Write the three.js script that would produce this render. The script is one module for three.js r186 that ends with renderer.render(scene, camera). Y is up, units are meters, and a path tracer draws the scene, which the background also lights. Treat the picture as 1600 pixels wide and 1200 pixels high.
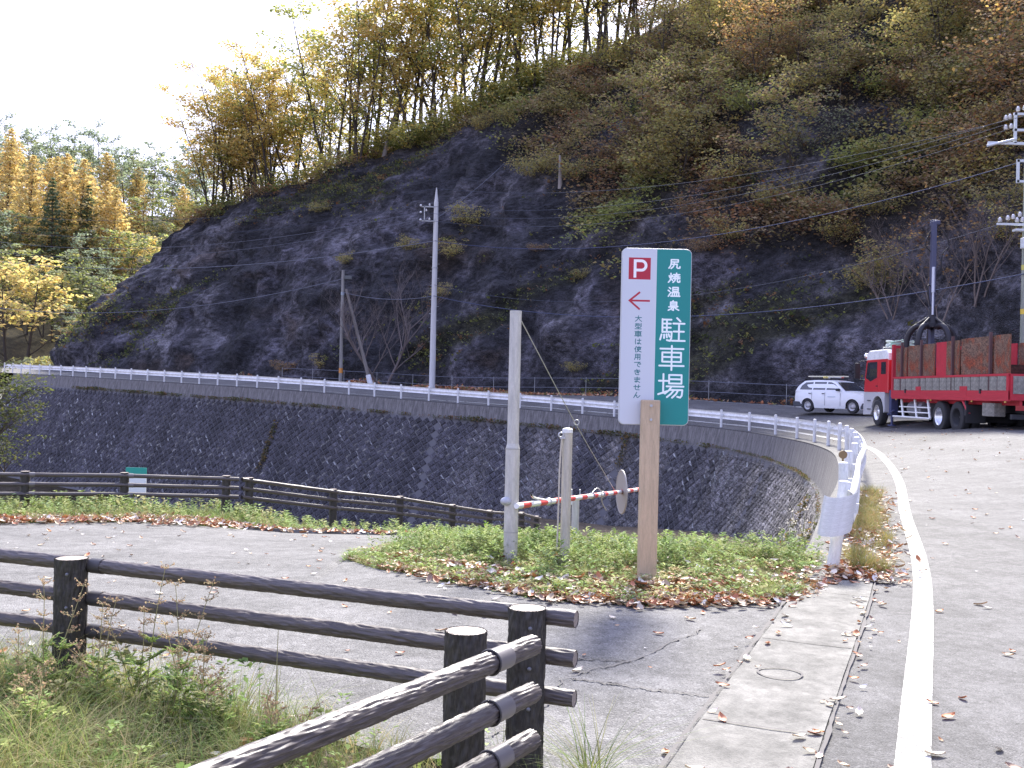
import * as THREE from 'three';
import { ImprovedNoise } from 'three/addons/math/ImprovedNoise.js';
import { mergeGeometries, toCreasedNormals } from 'three/addons/utils/BufferGeometryUtils.js';
import { RoundedBoxGeometry } from 'three/addons/geometries/RoundedBoxGeometry.js';

// ------------------------------------------------------------------ camera, sky, sun, exposure
const scene = new THREE.Scene();
const camera = new THREE.PerspectiveCamera(40, 4 / 3, 0.05, 3000);
camera.position.set(0, 1.63, 0);
camera.rotation.set(0.0055, 0, 0.0227);
camera.updateMatrixWorld(true);

const SUN_EL = THREE.MathUtils.degToRad(41), SUN_AZ = THREE.MathUtils.degToRad(14);
const sunDir = new THREE.Vector3(Math.sin(SUN_AZ) * Math.cos(SUN_EL), Math.sin(SUN_EL), -Math.cos(SUN_AZ) * Math.cos(SUN_EL));
// thin bright haze all over the sky: white towards the horizon, pale blue overhead, a wide soft glow round the sun
{
  const W = 512, H = 256, data = new Float32Array(W * H * 4);
  for (let row = 0; row < H; row++) for (let col = 0; col < W; col++) {
    const up = ((row + 0.5) / H - 0.5) * Math.PI, round = ((col + 0.5) / W - 0.5) * 2 * Math.PI, y = Math.sin(up);
    const cos = Math.cos(round) * Math.cos(up) * sunDir.x + y * sunDir.y + Math.sin(round) * Math.cos(up) * sunDir.z, ang = Math.acos(Math.min(1, Math.max(-1, cos)));
    const f = Math.pow(Math.max(0, y), 0.5), glow = 1.2 * Math.exp(-ang * ang / 0.09) + 0.62 * Math.exp(-ang / 0.6);
    const base = y < 0 ? [0.2, 0.19, 0.18] : [0.5 + (0.15 - 0.5) * f, 0.51 + (0.2 - 0.51) * f, 0.62 + (0.49 - 0.62) * f];
    data.set([base[0] + (y < 0 ? 0 : glow), base[1] + (y < 0 ? 0 : glow * 0.96), base[2] + (y < 0 ? 0 : glow * 0.9), 1], (row * W + col) * 4);
  }
  const haze = new THREE.DataTexture(data, W, H, THREE.RGBAFormat, THREE.FloatType); haze.mapping = THREE.EquirectangularReflectionMapping; haze.magFilter = haze.minFilter = THREE.LinearFilter; haze.needsUpdate = true;
  scene.background = haze; scene.environment = haze;
}

const sun = new THREE.DirectionalLight(new THREE.Color(1, 0.95, 0.87), 3.7);
sun.name = 'sun';
sun.position.copy(sunDir).multiplyScalar(160).add(new THREE.Vector3(-5, 0, -60));
sun.target.position.set(-5, 0, -60); scene.add(sun.target);
sun.castShadow = true; sun.shadow.radius = 22; sun.shadow.mapSize.set(4096, 4096);
Object.assign(sun.shadow.camera, { left: -130, right: 130, top: 130, bottom: -130, near: 1, far: 420 });
scene.add(sun);

const renderer = new THREE.WebGLRenderer({ antialias: true });
renderer.shadowMap.enabled = true;
renderer.toneMapping = THREE.LinearToneMapping;
renderer.toneMappingExposure = 3.35;

// ------------------------------------------------------------------ helpers
const V = (x, y, z) => new THREE.Vector3(x, y, z);
const C = (r, g, b) => new THREE.Color().setRGB(r, g, b);
const { lerp, clamp, smoothstep } = THREE.MathUtils;
function random(seed) { let s = seed | 0; return () => { s = (s + 0x6d2b79f5) | 0; let t = Math.imul(s ^ (s >>> 15), 1 | s); t = (t + Math.imul(t ^ (t >>> 7), 61 | t)) ^ t; return ((t ^ (t >>> 14)) >>> 0) / 4294967296; }; }
const perlin = new ImprovedNoise();
const noise = (x, y, z = 0) => perlin.noise(x, y, z);
function fbm(x, y, z = 0, oct = 4) { let a = 0.5, s = 0; for (let i = 0; i < oct; i++) { s += a * noise(x, y, z); x *= 2.03; y *= 2.03; z *= 2.03; a *= 0.5; } return s; }
const F_PIX = 600 / Math.tan(THREE.MathUtils.degToRad(20));
// a point in the world, seen in direction (px, py) of the 1600 x 1200 view and standing `depth` metres ahead
function place(px, py, depth) {
  return V((px - 800) / F_PIX * depth, (600 - py) / F_PIX * depth, -depth).applyEuler(camera.rotation).add(camera.position);
}
const viewMatrix = camera.matrixWorldInverse.clone();
function seen(p) { const q = p.clone().applyMatrix4(viewMatrix); return [800 + F_PIX * q.x / -q.z, 600 - F_PIX * q.y / -q.z, -q.z]; }

const taken = new Map();
function numbered(name) { const n = taken.get(name) ?? 0; taken.set(name, n + 1); return n ? `${name}_${String(n).padStart(3, '0')}` : name; }
function tag(o, label, category, group, kind) {
  if (label) o.userData.label = label;
  if (category) o.userData.category = category;
  if (group) o.userData.group = group;
  if (kind) o.userData.kind = kind;
  return o;
}
function thing(name, label, category, pos = [0, 0, 0], turn = 0, group) {
  const o = new THREE.Group(); o.name = numbered(name); o.position.set(...pos); o.rotation.y = turn; scene.add(o);
  return tag(o, label, category, group);
}
function part(name, geo, mat, parent) {
  const m = new THREE.Mesh(Array.isArray(geo) ? mg(geo) : geo, mat); m.name = name; m.castShadow = m.receiveShadow = true; parent.add(m); return m;
}
function single(name, geo, mat, label, category, group, kind) {
  const m = new THREE.Mesh(Array.isArray(geo) ? mg(geo) : geo, mat); m.name = numbered(name); m.castShadow = m.receiveShadow = true; scene.add(m);
  return tag(m, label, category, group, kind);
}
function structure(name, geo, mat) { const m = single(name, geo, mat); m.userData.kind = 'structure'; return m; }
function mg(list) {
  const gs = list.map((g) => { const h = g.index ? g.toNonIndexed() : g; for (const k of Object.keys(h.attributes)) if (!['position', 'normal', 'uv', 'color'].includes(k)) h.deleteAttribute(k); return h; });
  const withColor = gs.every((g) => g.attributes.color);
  for (const g of gs) { if (!withColor) g.deleteAttribute('color'); if (!g.attributes.uv) g.setAttribute('uv', new THREE.BufferAttribute(new Float32Array(g.attributes.position.count * 2), 2)); if (!g.attributes.normal) g.computeVertexNormals(); }
  return gs.length === 1 ? gs[0] : mergeGeometries(gs);
}
const box = (w, h, d, x = 0, y = 0, z = 0) => new THREE.BoxGeometry(w, h, d).translate(x, y, z);
const rbox = (w, h, d, r, x = 0, y = 0, z = 0, seg = 2) => new RoundedBoxGeometry(w, h, d, seg, r).translate(x, y, z);
function rod(a, b, r1, r2 = r1, n = 10, open = false) {
  const dir = b.clone().sub(a), L = dir.length();
  const g = new THREE.CylinderGeometry(r2, r1, L, n, 1, open).translate(0, L / 2, 0);
  return g.applyQuaternion(new THREE.Quaternion().setFromUnitVectors(V(0, 1, 0), dir.normalize())).translate(a.x, a.y, a.z);
}
const tube = (pts, r, n = 6, seg = pts.length * 4) => new THREE.TubeGeometry(new THREE.CatmullRomCurve3(pts), seg, r, n, false);
function ordinal(i) {
  const low = ['first', 'second', 'third', 'fourth', 'fifth', 'sixth', 'seventh', 'eighth', 'ninth', 'tenth', 'eleventh', 'twelfth', 'thirteenth', 'fourteenth', 'fifteenth', 'sixteenth', 'seventeenth', 'eighteenth', 'nineteenth'];
  const tens = ['twenty', 'thirty', 'forty', 'fifty', 'sixty', 'seventy', 'eighty', 'ninety'], tenth = ['twentieth', 'thirtieth', 'fortieth', 'fiftieth', 'sixtieth', 'seventieth', 'eightieth', 'ninetieth'];
  if (i < 20) return low[i - 1];
  return i % 10 ? tens[Math.floor(i / 10) - 2] + '-' + low[i % 10 - 1] : tenth[i / 10 - 2];
}
// sheet from a grid of points
function sheet(nu, nv, at, colorAt, uvAt) {
  const pos = new Float32Array(nu * nv * 3), uv = new Float32Array(nu * nv * 2), col = colorAt ? new Float32Array(nu * nv * 3) : null, idx = [];
  for (let j = 0; j < nv; j++) for (let i = 0; i < nu; i++) {
    const k = j * nu + i, p = at(i, j); pos.set([p.x, p.y, p.z], k * 3);
    const t = uvAt ? uvAt(i, j, p) : [p.x, p.z]; uv.set(t, k * 2);
    if (col) { const c = colorAt(i, j, p); col.set([c.r, c.g, c.b], k * 3); }
    if (i < nu - 1 && j < nv - 1) idx.push(k, k + 1, k + nu, k + 1, k + nu + 1, k + nu);
  }
  const g = new THREE.BufferGeometry();
  g.setAttribute('position', new THREE.BufferAttribute(pos, 3)); g.setAttribute('uv', new THREE.BufferAttribute(uv, 2));
  if (col) g.setAttribute('color', new THREE.BufferAttribute(col, 3));
  g.setIndex(idx); g.computeVertexNormals();
  let up = 0; const nn = g.attributes.normal; for (let i = 0; i < nn.count; i++) up += nn.getY(i);
  if (up < 0) { for (let i = 0; i < idx.length; i += 3) { const t = idx[i]; idx[i] = idx[i + 1]; idx[i + 1] = t; } g.setIndex(idx); g.computeVertexNormals(); }
  return g;
}

// ------------------------------------------------------------------ textures
function tileNoise(size, cells, seed) {
  const r = random(seed), lat = new Float32Array(cells * cells).map(() => r()), out = new Float32Array(size * size), k = cells / size;
  for (let y = 0; y < size; y++) for (let x = 0; x < size; x++) {
    const fx = x * k, fy = y * k, ix = Math.floor(fx), iy = Math.floor(fy); let tx = fx - ix, ty = fy - iy; tx = tx * tx * (3 - 2 * tx); ty = ty * ty * (3 - 2 * ty);
    const a = lat[(iy % cells) * cells + ix % cells], b = lat[(iy % cells) * cells + (ix + 1) % cells], c = lat[((iy + 1) % cells) * cells + ix % cells], d = lat[((iy + 1) % cells) * cells + (ix + 1) % cells];
    out[y * size + x] = lerp(lerp(a, b, tx), lerp(c, d, tx), ty);
  }
  return out;
}
function makeTexture(size, f, srgb = false) {
  const data = new Uint8Array(size * size * 4);
  for (let i = 0; i < size * size; i++) { const c = f(i, i % size, Math.floor(i / size)); data[i * 4] = clamp(c[0], 0, 1) * 255; data[i * 4 + 1] = clamp(c[1], 0, 1) * 255; data[i * 4 + 2] = clamp(c[2], 0, 1) * 255; data[i * 4 + 3] = 255; }
  const t = new THREE.DataTexture(data, size, size); t.wrapS = t.wrapT = THREE.RepeatWrapping; t.magFilter = THREE.LinearFilter; t.minFilter = THREE.LinearMipmapLinearFilter; t.generateMipmaps = true; if (srgb) t.colorSpace = THREE.SRGBColorSpace; t.needsUpdate = true; return t;
}
const scaled = (t, sx, sy = sx) => { const c = t.clone(); c.repeat.set(sx, sy); c.needsUpdate = true; return c; };
const N8 = tileNoise(512, 8, 1), N32 = tileNoise(512, 32, 2), N128 = tileNoise(512, 128, 3), N256 = tileNoise(512, 256, 4), N3 = tileNoise(512, 3, 5), N512 = tileNoise(512, 512, 6), N64 = tileNoise(512, 64, 7);
const asphaltMap = makeTexture(512, (i) => { const speck = N256[i] > 0.78 ? 0.16 : N256[i] < 0.2 ? -0.16 : 0; const v = 0.74 + (N8[i] - 0.5) * 0.13 + (N32[i] - 0.5) * 0.14 + (N64[i] - 0.5) * 0.1 + (N512[i] - 0.5) * 0.26 + speck; return [v, v * 0.99, v * 0.975]; }, true);
const asphaltBump = makeTexture(512, (i) => { const v = 0.5 + (N256[i] - 0.5) * 0.7 + (N512[i] - 0.5) * 0.5; return [v, v, v]; });
const wearMap = makeTexture(512, (i) => { const v = 0.95 + (N8[i] - 0.5) * 0.08 + (N32[i] - 0.5) * 0.08 + (N128[i] - 0.5) * 0.06; return [v, v, v * 0.99]; }, true);
const chippedPaint = makeTexture(512, (i) => { const k = N32[i] * 0.45 + N128[i] * 0.3 + N256[i] * 0.25, worn = k > 0.64 ? 0.5 : 1, v = worn * (0.95 + (N8[i] - 0.5) * 0.1); return [v, v, v * 0.985]; }, true);
const concreteMap = makeTexture(512, (i) => { const v = 0.78 + (N8[i] - 0.5) * 0.2 + (N32[i] - 0.5) * 0.16 + (N128[i] - 0.5) * 0.1 + (N512[i] - 0.5) * 0.12; return [v, v * 0.985, v * 0.95]; }, true);
const mottleMap = makeTexture(512, (i, x, y) => { const j = ((y * 1) % 512) * 512 + (x * 1) % 512; const v = 0.62 + (N8[j] - 0.5) * 0.3 + (N32[j] - 0.5) * 0.42 + (N128[j] - 0.5) * 0.34 + (N512[j] - 0.5) * 0.24; return [v, v, v]; }, true);
const grainBump = makeTexture(512, (i) => { const v = 0.5 + (N32[i] - 0.5) * 0.6 + (N128[i] - 0.5) * 0.5 + (N256[i] - 0.5) * 0.3; return [v, v, v]; });
const soilMap = makeTexture(512, (i) => { const v = 0.7 + (N8[i] - 0.5) * 0.2 + (N32[i] - 0.5) * 0.3 + (N128[i] - 0.5) * 0.4 + (N512[i] - 0.5) * 0.4; return [v, v * 0.97, v * 0.9]; }, true);
const streakMap = makeTexture(512, (i, x, y) => { const j = (Math.floor(y / 8) % 512) * 512 + x; const v = 0.8 + (N128[j] - 0.5) * 0.34 + (N32[i] - 0.5) * 0.16 + (N256[i] - 0.5) * 0.12; return [v, v, v]; }, true);

// ------------------------------------------------------------------ materials
const std = (color, roughness = 0.8, extra = {}) => new THREE.MeshStandardMaterial({ color, roughness, side: THREE.DoubleSide, ...extra });
const leafMaterial = (transmission = 0.4) => new THREE.MeshPhysicalMaterial({ color: C(1, 1, 1), vertexColors: true, roughness: 1, transmission, thickness: 0, side: THREE.DoubleSide, specularIntensity: 0.4 });
const M = {
  road: std(C(0.2, 0.197, 0.198), 0.86, { vertexColors: true, map: scaled(asphaltMap, 0.55), bumpMap: scaled(asphaltBump, 0.9), bumpScale: 0.006 }),
  drive: std(C(0.24, 0.237, 0.235), 0.88, { vertexColors: true, map: scaled(asphaltMap, 0.42), bumpMap: scaled(asphaltBump, 0.7), bumpScale: 0.008 }),
  gutter: std(C(0.26, 0.258, 0.248), 0.9, { map: scaled(concreteMap, 0.6), bumpMap: scaled(asphaltBump, 0.8), bumpScale: 0.004 }),
  paint: std(C(0.44, 0.44, 0.43), 0.7, { map: scaled(chippedPaint, 0.9), bumpMap: scaled(asphaltBump, 0.9), bumpScale: 0.003 }),
  crack: std(C(0.13, 0.12, 0.11), 0.95),
  soil: std(C(0.24, 0.19, 0.13), 0.95, { map: scaled(soilMap, 0.35), bumpMap: scaled(grainBump, 0.5), bumpScale: 0.03 }),
  cliff: std(C(1, 1, 1), 0.95, { vertexColors: true, map: scaled(mottleMap, 0.11), bumpMap: scaled(grainBump, 0.16), bumpScale: 0.45 }),
  hill: std(C(0.1, 0.085, 0.045), 0.95, { map: scaled(soilMap, 0.08) }),
  coping: std(C(0.24, 0.228, 0.22), 0.92, { map: scaled(streakMap, 0.35), bumpMap: scaled(grainBump, 0.7), bumpScale: 0.015 }),
  joint: std(C(0.12, 0.118, 0.125), 0.95),
  block: std(C(1, 1, 1), 0.9, { vertexColors: true, map: scaled(mottleMap, 0.8), bumpMap: scaled(grainBump, 1.2), bumpScale: 0.02 }),
  white: std(C(0.88, 0.89, 0.9), 0.42, { map: scaled(wearMap, 0.7) }),
  whiteDull: std(C(0.78, 0.79, 0.8), 0.6, { map: scaled(wearMap, 0.9) }),
  black: std(C(0.02, 0.02, 0.022), 0.6),
  rubber: std(C(0.03, 0.03, 0.033), 0.85),
  steel: std(C(0.45, 0.46, 0.48), 0.45, { metalness: 0.7 }),
  galv: std(C(0.42, 0.43, 0.43), 0.5, { metalness: 0.25 }),
  poleGrey: std(C(0.55, 0.535, 0.5), 0.5, { map: scaled(wearMap, 0.8) }),
  concretePole: std(C(0.62, 0.62, 0.62), 0.85, { map: scaled(wearMap, 0.5) }),
  wire: std(C(0.05, 0.06, 0.09), 0.9),
};

// ------------------------------------------------------------------ the line of the road's inner edge (x, ahead, height)
const PATH = [[-9.6, -22, 0], [-5.9, -13, 0], [-3.1, -6, 0], [-0.75, 0, 0], [1.05, 4.6, 0], [3.15, 9.9, 0], [4.9, 15, 0], [6.65, 20, 0], [8.3, 25.3, 0], [9.85, 31, 0], [10.75, 36, -0.02], [11.1, 40, -0.03], [10.95, 44, 0], [10.1, 48, 0.06], [8.3, 51.2, 0.16], [5.4, 54, 0.33], [1.5, 57, 0.56], [-4.2, 60.3, 0.84], [-14.6, 67, 1.3], [-24, 74, 1.6], [-34.3, 82, 1.89], [-42.5, 90, 2.08], [-58, 107, 2.5], [-80, 135, 3.2]];
const pathCurve = new THREE.CatmullRomCurve3(PATH.map(([x, d, y]) => V(x, y, -d)), false, 'centripetal');
pathCurve.arcLengthDivisions = 2000;
const PATH_LENGTH = pathCurve.getLength(), STEP = 0.25, NP = Math.floor(PATH_LENGTH / STEP);
const pathP = [], pathR = [];
for (let i = 0; i <= NP; i++) { pathP.push(pathCurve.getPointAt(i / NP)); const t = pathCurve.getTangentAt(i / NP); pathR.push(V(-t.z, 0, t.x).normalize()); }
const S0 = (() => { let b = 0, m = 1e9; pathP.forEach((p, i) => { const d = Math.hypot(p.x - 3.15, p.z + 9.9); if (d < m) { m = d; b = i; } }); return b * STEP; })();   // where the guard rail begins
function onPath(s, q = 0, up = 0) {
  const f = clamp(s / STEP, 0, NP - 0.001), i = Math.floor(f), t = f - i;
  const p = pathP[i].clone().lerp(pathP[i + 1], t), r = pathR[i].clone().lerp(pathR[i + 1], t).normalize();
  p.addScaledVector(r, q); p.y += up; return p;
}
const rightAt = (s) => { const f = clamp(s / STEP, 0, NP - 0.001), i = Math.floor(f); return pathR[i].clone().lerp(pathR[i + 1], f - i).normalize(); };
function nearest(x, z) {
  let b = 0, m = 1e9;
  for (let i = 0; i <= NP; i += 8) { const p = pathP[i], d = (p.x - x) ** 2 + (p.z - z) ** 2; if (d < m) { m = d; b = i; } }
  const lo = Math.max(0, b - 8), hi = Math.min(NP, b + 8);
  for (let i = lo; i <= hi; i++) { const p = pathP[i], d = (p.x - x) ** 2 + (p.z - z) ** 2; if (d < m) { m = d; b = i; } }
  const p = pathP[b], r = pathR[b];
  return { s: b * STEP, q: (x - p.x) * r.x + (z - p.z) * r.z, y: p.y };
}
const bank = (s) => { const k = s - S0; return 0.19 * smoothstep(k, 2, 22) * (1 - 0.75 * smoothstep(k, 46, 66)); };
function roadY(s, q) { const i = Math.round(clamp(s / STEP, 0, NP)); const e = q < 4 ? Math.max(0, q) : 4 + 0.25 * (q - 4); return pathP[i].y + bank(s) * e; }
function roadYAt(x, z) { const n = nearest(x, z); return roadY(n.s, n.q); }

const paving = (i, j, p) => { const v = 0.97 + 0.34 * fbm(p.x * 0.35, p.z * 0.35, 4, 4) - 0.16 * smoothstep(fbm(p.x * 0.8, p.z * 0.5, 9, 4), 0.1, 0.16) + 0.1 * smoothstep(fbm(p.x * 0.5, p.z * 0.9, 14, 3), 0.12, 0.17); return C(v, v, v); };
// ------------------------------------------------------------------ lower ground: drive, verge, gully
const fenceLine = [[-40, 9], [-20, 14], [-8.3, 18], [-5.3, 19.5], [-4.92, 19.8], [-0.57, 27], [1, 30], [3, 34]];
function fenceD(x) { for (let i = 1; i < fenceLine.length; i++) if (x <= fenceLine[i][0] || i === fenceLine.length - 1) { const [a, b] = [fenceLine[i - 1], fenceLine[i]]; return lerp(a[1], b[1], (x - a[0]) / (b[0] - a[0])); } }
function lowY(x, z) {
  const d = -z, soft = (t, k) => k * Math.log(1 + Math.exp(clamp(t / k, -30, 30)));
  let h = -0.058 * soft(d - 7, 0.9) - 0.09 * soft(d - 15, 1.2) * smoothstep(x, -6, -3.2) - 0.126 * Math.max(0, d - 19) * (1 - smoothstep(x, -6, -3.2));
  const wi = smoothstep(x, -2.4, 0.2) * (1 - smoothstep(d, 10.6, 13.6));
  h = lerp(h, -0.02, wi) - 1.1 * smoothstep(d, 10.4, 14.5) * smoothstep(x, -0.6, 0.9) * (1 - smoothstep(d, 18, 26));
  if (x < 1) { const t = d - fenceD(x) - 1.1; if (t > 0) h -= t * 0.62 * smoothstep(t, -0.2, 2); }
  h = Math.max(h, -8.2);
  return h;
}
function groundY(x, z) { let h = lowY(x, z); const n = nearest(x, z); if (n.q > -0.2) h = Math.min(h, n.y - 0.45); return h; }
{
  const xs = [], ds = [];
  for (let x = -130; x < -14; x += 2) xs.push(x); for (let x = -14; x < 8; x += 0.28) xs.push(x); for (let x = 8; x <= 20; x += 1) xs.push(x);
  for (let d = -14; d < 2; d += 1) ds.push(d); for (let d = 2; d < 23; d += 0.28) ds.push(d); for (let d = 23; d < 60; d += 1) ds.push(d); for (let d = 60; d <= 160; d += 3) ds.push(d);
  structure('ground', sheet(xs.length, ds.length, (i, j) => { const x = xs[i], z = -ds[j]; return V(x, groundY(x, z) + fbm(x * 0.9, z * 0.9) * 0.04 - 0.02, z); }, null, (i, j) => [xs[i], ds[j]]), M.soil);
}
// the drive: near part in columns, then the lane that goes down behind the planted island
const farEdge = (x) => 15.6 + (x + 6.7) * (x > -6.7 ? 0.42 : 0.75) + 0.25 * fbm(x * 1.3, 3.1);
const islandFront = (x) => { const k = [[-1.75, 11.2], [-1.3, 10.1], [-0.54, 9.0], [0.25, 8.25], [1, 8.1], [2, 8.25], [2.6, 8.7], [3.2, 9.6], [4, 11]]; if (x <= k[0][0]) return k[0][1]; for (let i = 1; i < k.length; i++) if (x <= k[i][0]) { const [a, b] = [k[i - 1], k[i]]; return lerp(a[1], b[1], (x - a[0]) / (b[0] - a[0])) + 0.12 * fbm(x * 3.1, 7.7); } return 11; };
const driveLane = new THREE.CatmullRomCurve3([[-3.6, 11], [-3.05, 14], [-2.5, 17], [-1.3, 21], [0.6, 26], [3, 32], [5, 38]].map(([x, d]) => V(x, 0, -d)));
{
  const nx = 130, nd = 110;
  const xAt = (i) => lerp(-22, 2.6, Math.pow(i / (nx - 1), 0.75));
  const edge = (x) => (x < -1.7 ? farEdge(x) : islandFront(x));
  const nearD = (x) => (x < 0.3 ? 5.42 - 0.395 * (x + 2.19) + 0.1 * fbm(x * 2.2, 1.5) : 2.6);
  structure('driveway', sheet(nx, nd, (i, j) => {
    const x0 = xAt(i), d1 = x0 < -1.7 ? farEdge(x0) : islandFront(x0), d = lerp(nearD(x0), d1, Math.pow(j / (nd - 1), 0.8)); let x = x0;
    const lim = (d * 1.0 - 1.85) * 0.39 - 0.06 + 0.5 * 0.39;   // stay left of the gutter
    if (x > lim) x = lim;
    return V(x, lowY(x, -d) + 0.018 + 0.006 * fbm(x * 0.6, d * 0.6), -d);
  }, paving, (i, j, p) => [p.x, p.z]), M.drive);
  structure('driveway_lane', sheet(24, 60, (i, j) => { const t = j / 59, p = driveLane.getPoint(t), g = driveLane.getTangent(t), r = V(-g.z, 0, g.x), q = lerp(-2.0, 1.5 + 0.5 * smoothstep(t, 0.3, 0.6), i / 23) + 0.12 * fbm(t * 30, i > 12 ? 2 : 9); p.addScaledVector(r, q); p.y = lowY(p.x, p.z) + lerp(-0.06, 0.02, smoothstep(t, 0.02, 0.16) * smoothstep(Math.min(i, 23 - i), 0, 3)); return p; }, paving, (i, j, p) => [p.x, p.z]), M.drive);
}
// concrete gutter between drive and road, its joints filled with dirt
{
  const n = 90, s1 = S0 - 0.4, s0 = s1 - 24;
  const at = (j) => lerp(s0, s1, j / (n - 1));
  const gutter = structure('gutter', sheet(5, n, (i, j) => onPath(at(j), lerp(-0.3, 0.28, i / 4), 0.03 + 0.004 * Math.sin(j * 1.7 + i)), null, (i, j) => [i * 0.145, at(j)]), M.gutter);
  const r = random(5);
  for (const q of [-0.32, 0.3]) {
    const w = []; for (let j = 0; j < 240; j++) w.push(0.004 + 0.015 * r() * (0.6 + fbm(j * 0.21, q) * 1.5));
    part('joint', sheet(2, 240, (i, j) => { const s = lerp(s0, s1, j / 239); return onPath(s, q + (i - 0.5) * 2 * w[j] + 0.012 * fbm(s * 3, q * 9), 0.037); }), M.crack, gutter);
  }
  for (let k = 0; k < 9; k++) { const s = s1 - 0.9 - k * 1.9; part('joint', sheet(2, 8, (i, j) => onPath(s + (i - 0.5) * 0.012, lerp(-0.29, 0.27, j / 7), 0.0365)), M.crack, gutter); }
  const hole = onPath(S0 - 4.05, -0.06, 0.0365); part('drain_ring', new THREE.RingGeometry(0.118, 0.132, 28).rotateX(-Math.PI / 2).translate(hole.x, hole.y, hole.z), M.crack, gutter);
}
// kerb along part of the drive's far edge
structure('kerb', sheet(4, 40, (i, j) => { const x = lerp(-4.2, -1.75, j / 39), d = farEdge(x) + 0.02 + [0, 0.01, 0.12, 0.13][i]; return V(x, lowY(x, -d) + [0, 0.075, 0.075, 0][i], -d); }), M.gutter);
// cracks in the drive
{
  const r = random(77), drive = scene.getObjectByName('driveway');
  for (const pts of [[[1.35, 7.3], [0.75, 6.4], [0.35, 6.0], [0.15, 5.3], [-0.1, 4.9]], [[0.35, 6.0], [0.7, 5.85], [1.1, 5.7]], [[-0.2, 6.6], [0.3, 6.45], [0.75, 6.4]]]) {
    const c = new THREE.CatmullRomCurve3(pts.map(([x, d]) => V(x, 0, -d))), n = 70;
    const jit = Array.from({ length: n }, () => [(r() - 0.5) * 0.05, (r() - 0.5) * 0.05, 0.002 + r() * 0.007]);
    part('crack', sheet(2, n, (i, j) => { const p = c.getPoint(j / (n - 1)), g = c.getTangent(j / (n - 1)); p.x += jit[j][0] - g.z * (i - 0.5) * 2 * jit[j][2]; p.z += jit[j][1] + g.x * (i - 0.5) * 2 * jit[j][2]; p.y = lowY(p.x, p.z) + 0.027; return p; }), M.crack, drive);
  }
}
// ------------------------------------------------------------------ road, verge under the cliff, painted lines
{
  const qs = [0.0, 0.3]; for (let q = 0.6; q <= 8.61; q += 0.25) qs.push(q); const n = 620, s0 = 0, s1 = PATH_LENGTH - 1, at = (j) => lerp(s0, s1, j / (n - 1));
  const near = (s) => (s < S0 - 0.4 ? 0.2 : -0.42);
  structure('road', sheet(qs.length, n, (i, j) => { const s = at(j), q = i ? qs[i] + 0 : near(s), p = onPath(s, q); p.y = roadY(s, q) + 0.02; return p; }, paving, (i, j, p) => [p.x, p.z]), M.road);
  const vq = [8.5, 10, 12, 15, 19, 26];
  structure('verge', sheet(vq.length, 260, (i, j) => { const s = lerp(s0, s1, j / 259), p = onPath(s, vq[i]); p.y = roadY(s, vq[i]) + 0.01 + 0.15 * i * Math.abs(fbm(p.x * 0.3, p.z * 0.3)); return p; }, null, (i, j, p) => [p.x, p.z]), M.soil);
  structure('edge_line', sheet(2, 620, (i, j) => { const s = lerp(S0 - 14, PATH_LENGTH - 20, j / 619), q = 0.68 + (i - 0.5) * 0.152 + 0.006 * fbm(s * 5, i * 7), p = onPath(s, q); p.y = roadY(s, q) + 0.026; return p; }, null, (i, j, p) => [p.x, p.z]), M.paint);
  structure('far_edge_line', sheet(2, 420, (i, j) => { const s = lerp(S0 + 20, PATH_LENGTH - 20, j / 419), q = 7.6 + (i - 0.5) * 0.15, p = onPath(s, q); p.y = roadY(s, q) + 0.026; return p; }, null, (i, j, p) => [p.x, p.z]), M.paint);
}

// ------------------------------------------------------------------ the mortar-sprayed cliff and the hill above it: foot (x, ahead, crest height)
const FOOT = [[-22, 168, 13], [-32, 148, 15], [-41, 128, 16.5], [-45.5, 113, 17.5], [-45, 104, 18], [-40.5, 96.5, 18.6], [-31, 89.5, 20.4], [-16, 79.5, 26], [-4, 71.5, 33], [5, 65, 40.5], [12, 58.8, 44.5], [18, 53, 45], [22.3, 47.5, 45], [25.2, 40, 43], [27.5, 30, 39], [29.5, 18, 33], [32, 4, 29], [35, -14, 26]];
const footCurve = new THREE.CatmullRomCurve3(FOOT.map(([x, d]) => V(x, 0, -d)), false, 'centripetal'); footCurve.arcLengthDivisions = 1500;
const crestCurve = new THREE.CatmullRomCurve3(FOOT.map(([x, d, h]) => V(x, h, -d)), false, 'centripetal');
const NU = 560, NA = 150, NT = 40;
const footP = [], footN = [], footH = [];
{
  const table = []; for (let i = 0; i <= 1500; i++) { const p = crestCurve.getPoint(i / 1500); table.push(p); }
  for (let i = 0; i < NU; i++) {
    const p = footCurve.getPointAt(i / (NU - 1)), t = footCurve.getTangentAt(i / (NU - 1)); footP.push(p); footN.push(V(t.z, 0, -t.x).normalize());
    let b = table[0], m = 1e9; for (const q of table) { const d = (q.x - p.x) ** 2 + (q.z - p.z) ** 2; if (d < m) { m = d; b = q; } } footH.push(b.y);
  }
  for (let k = 0; k < 3; k++) for (let i = 1; i < NU - 1; i++) footN[i].add(footN[i - 1]).add(footN[i + 1]).normalize();
}
const footArc = footCurve.getLength() / (NU - 1);
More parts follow.
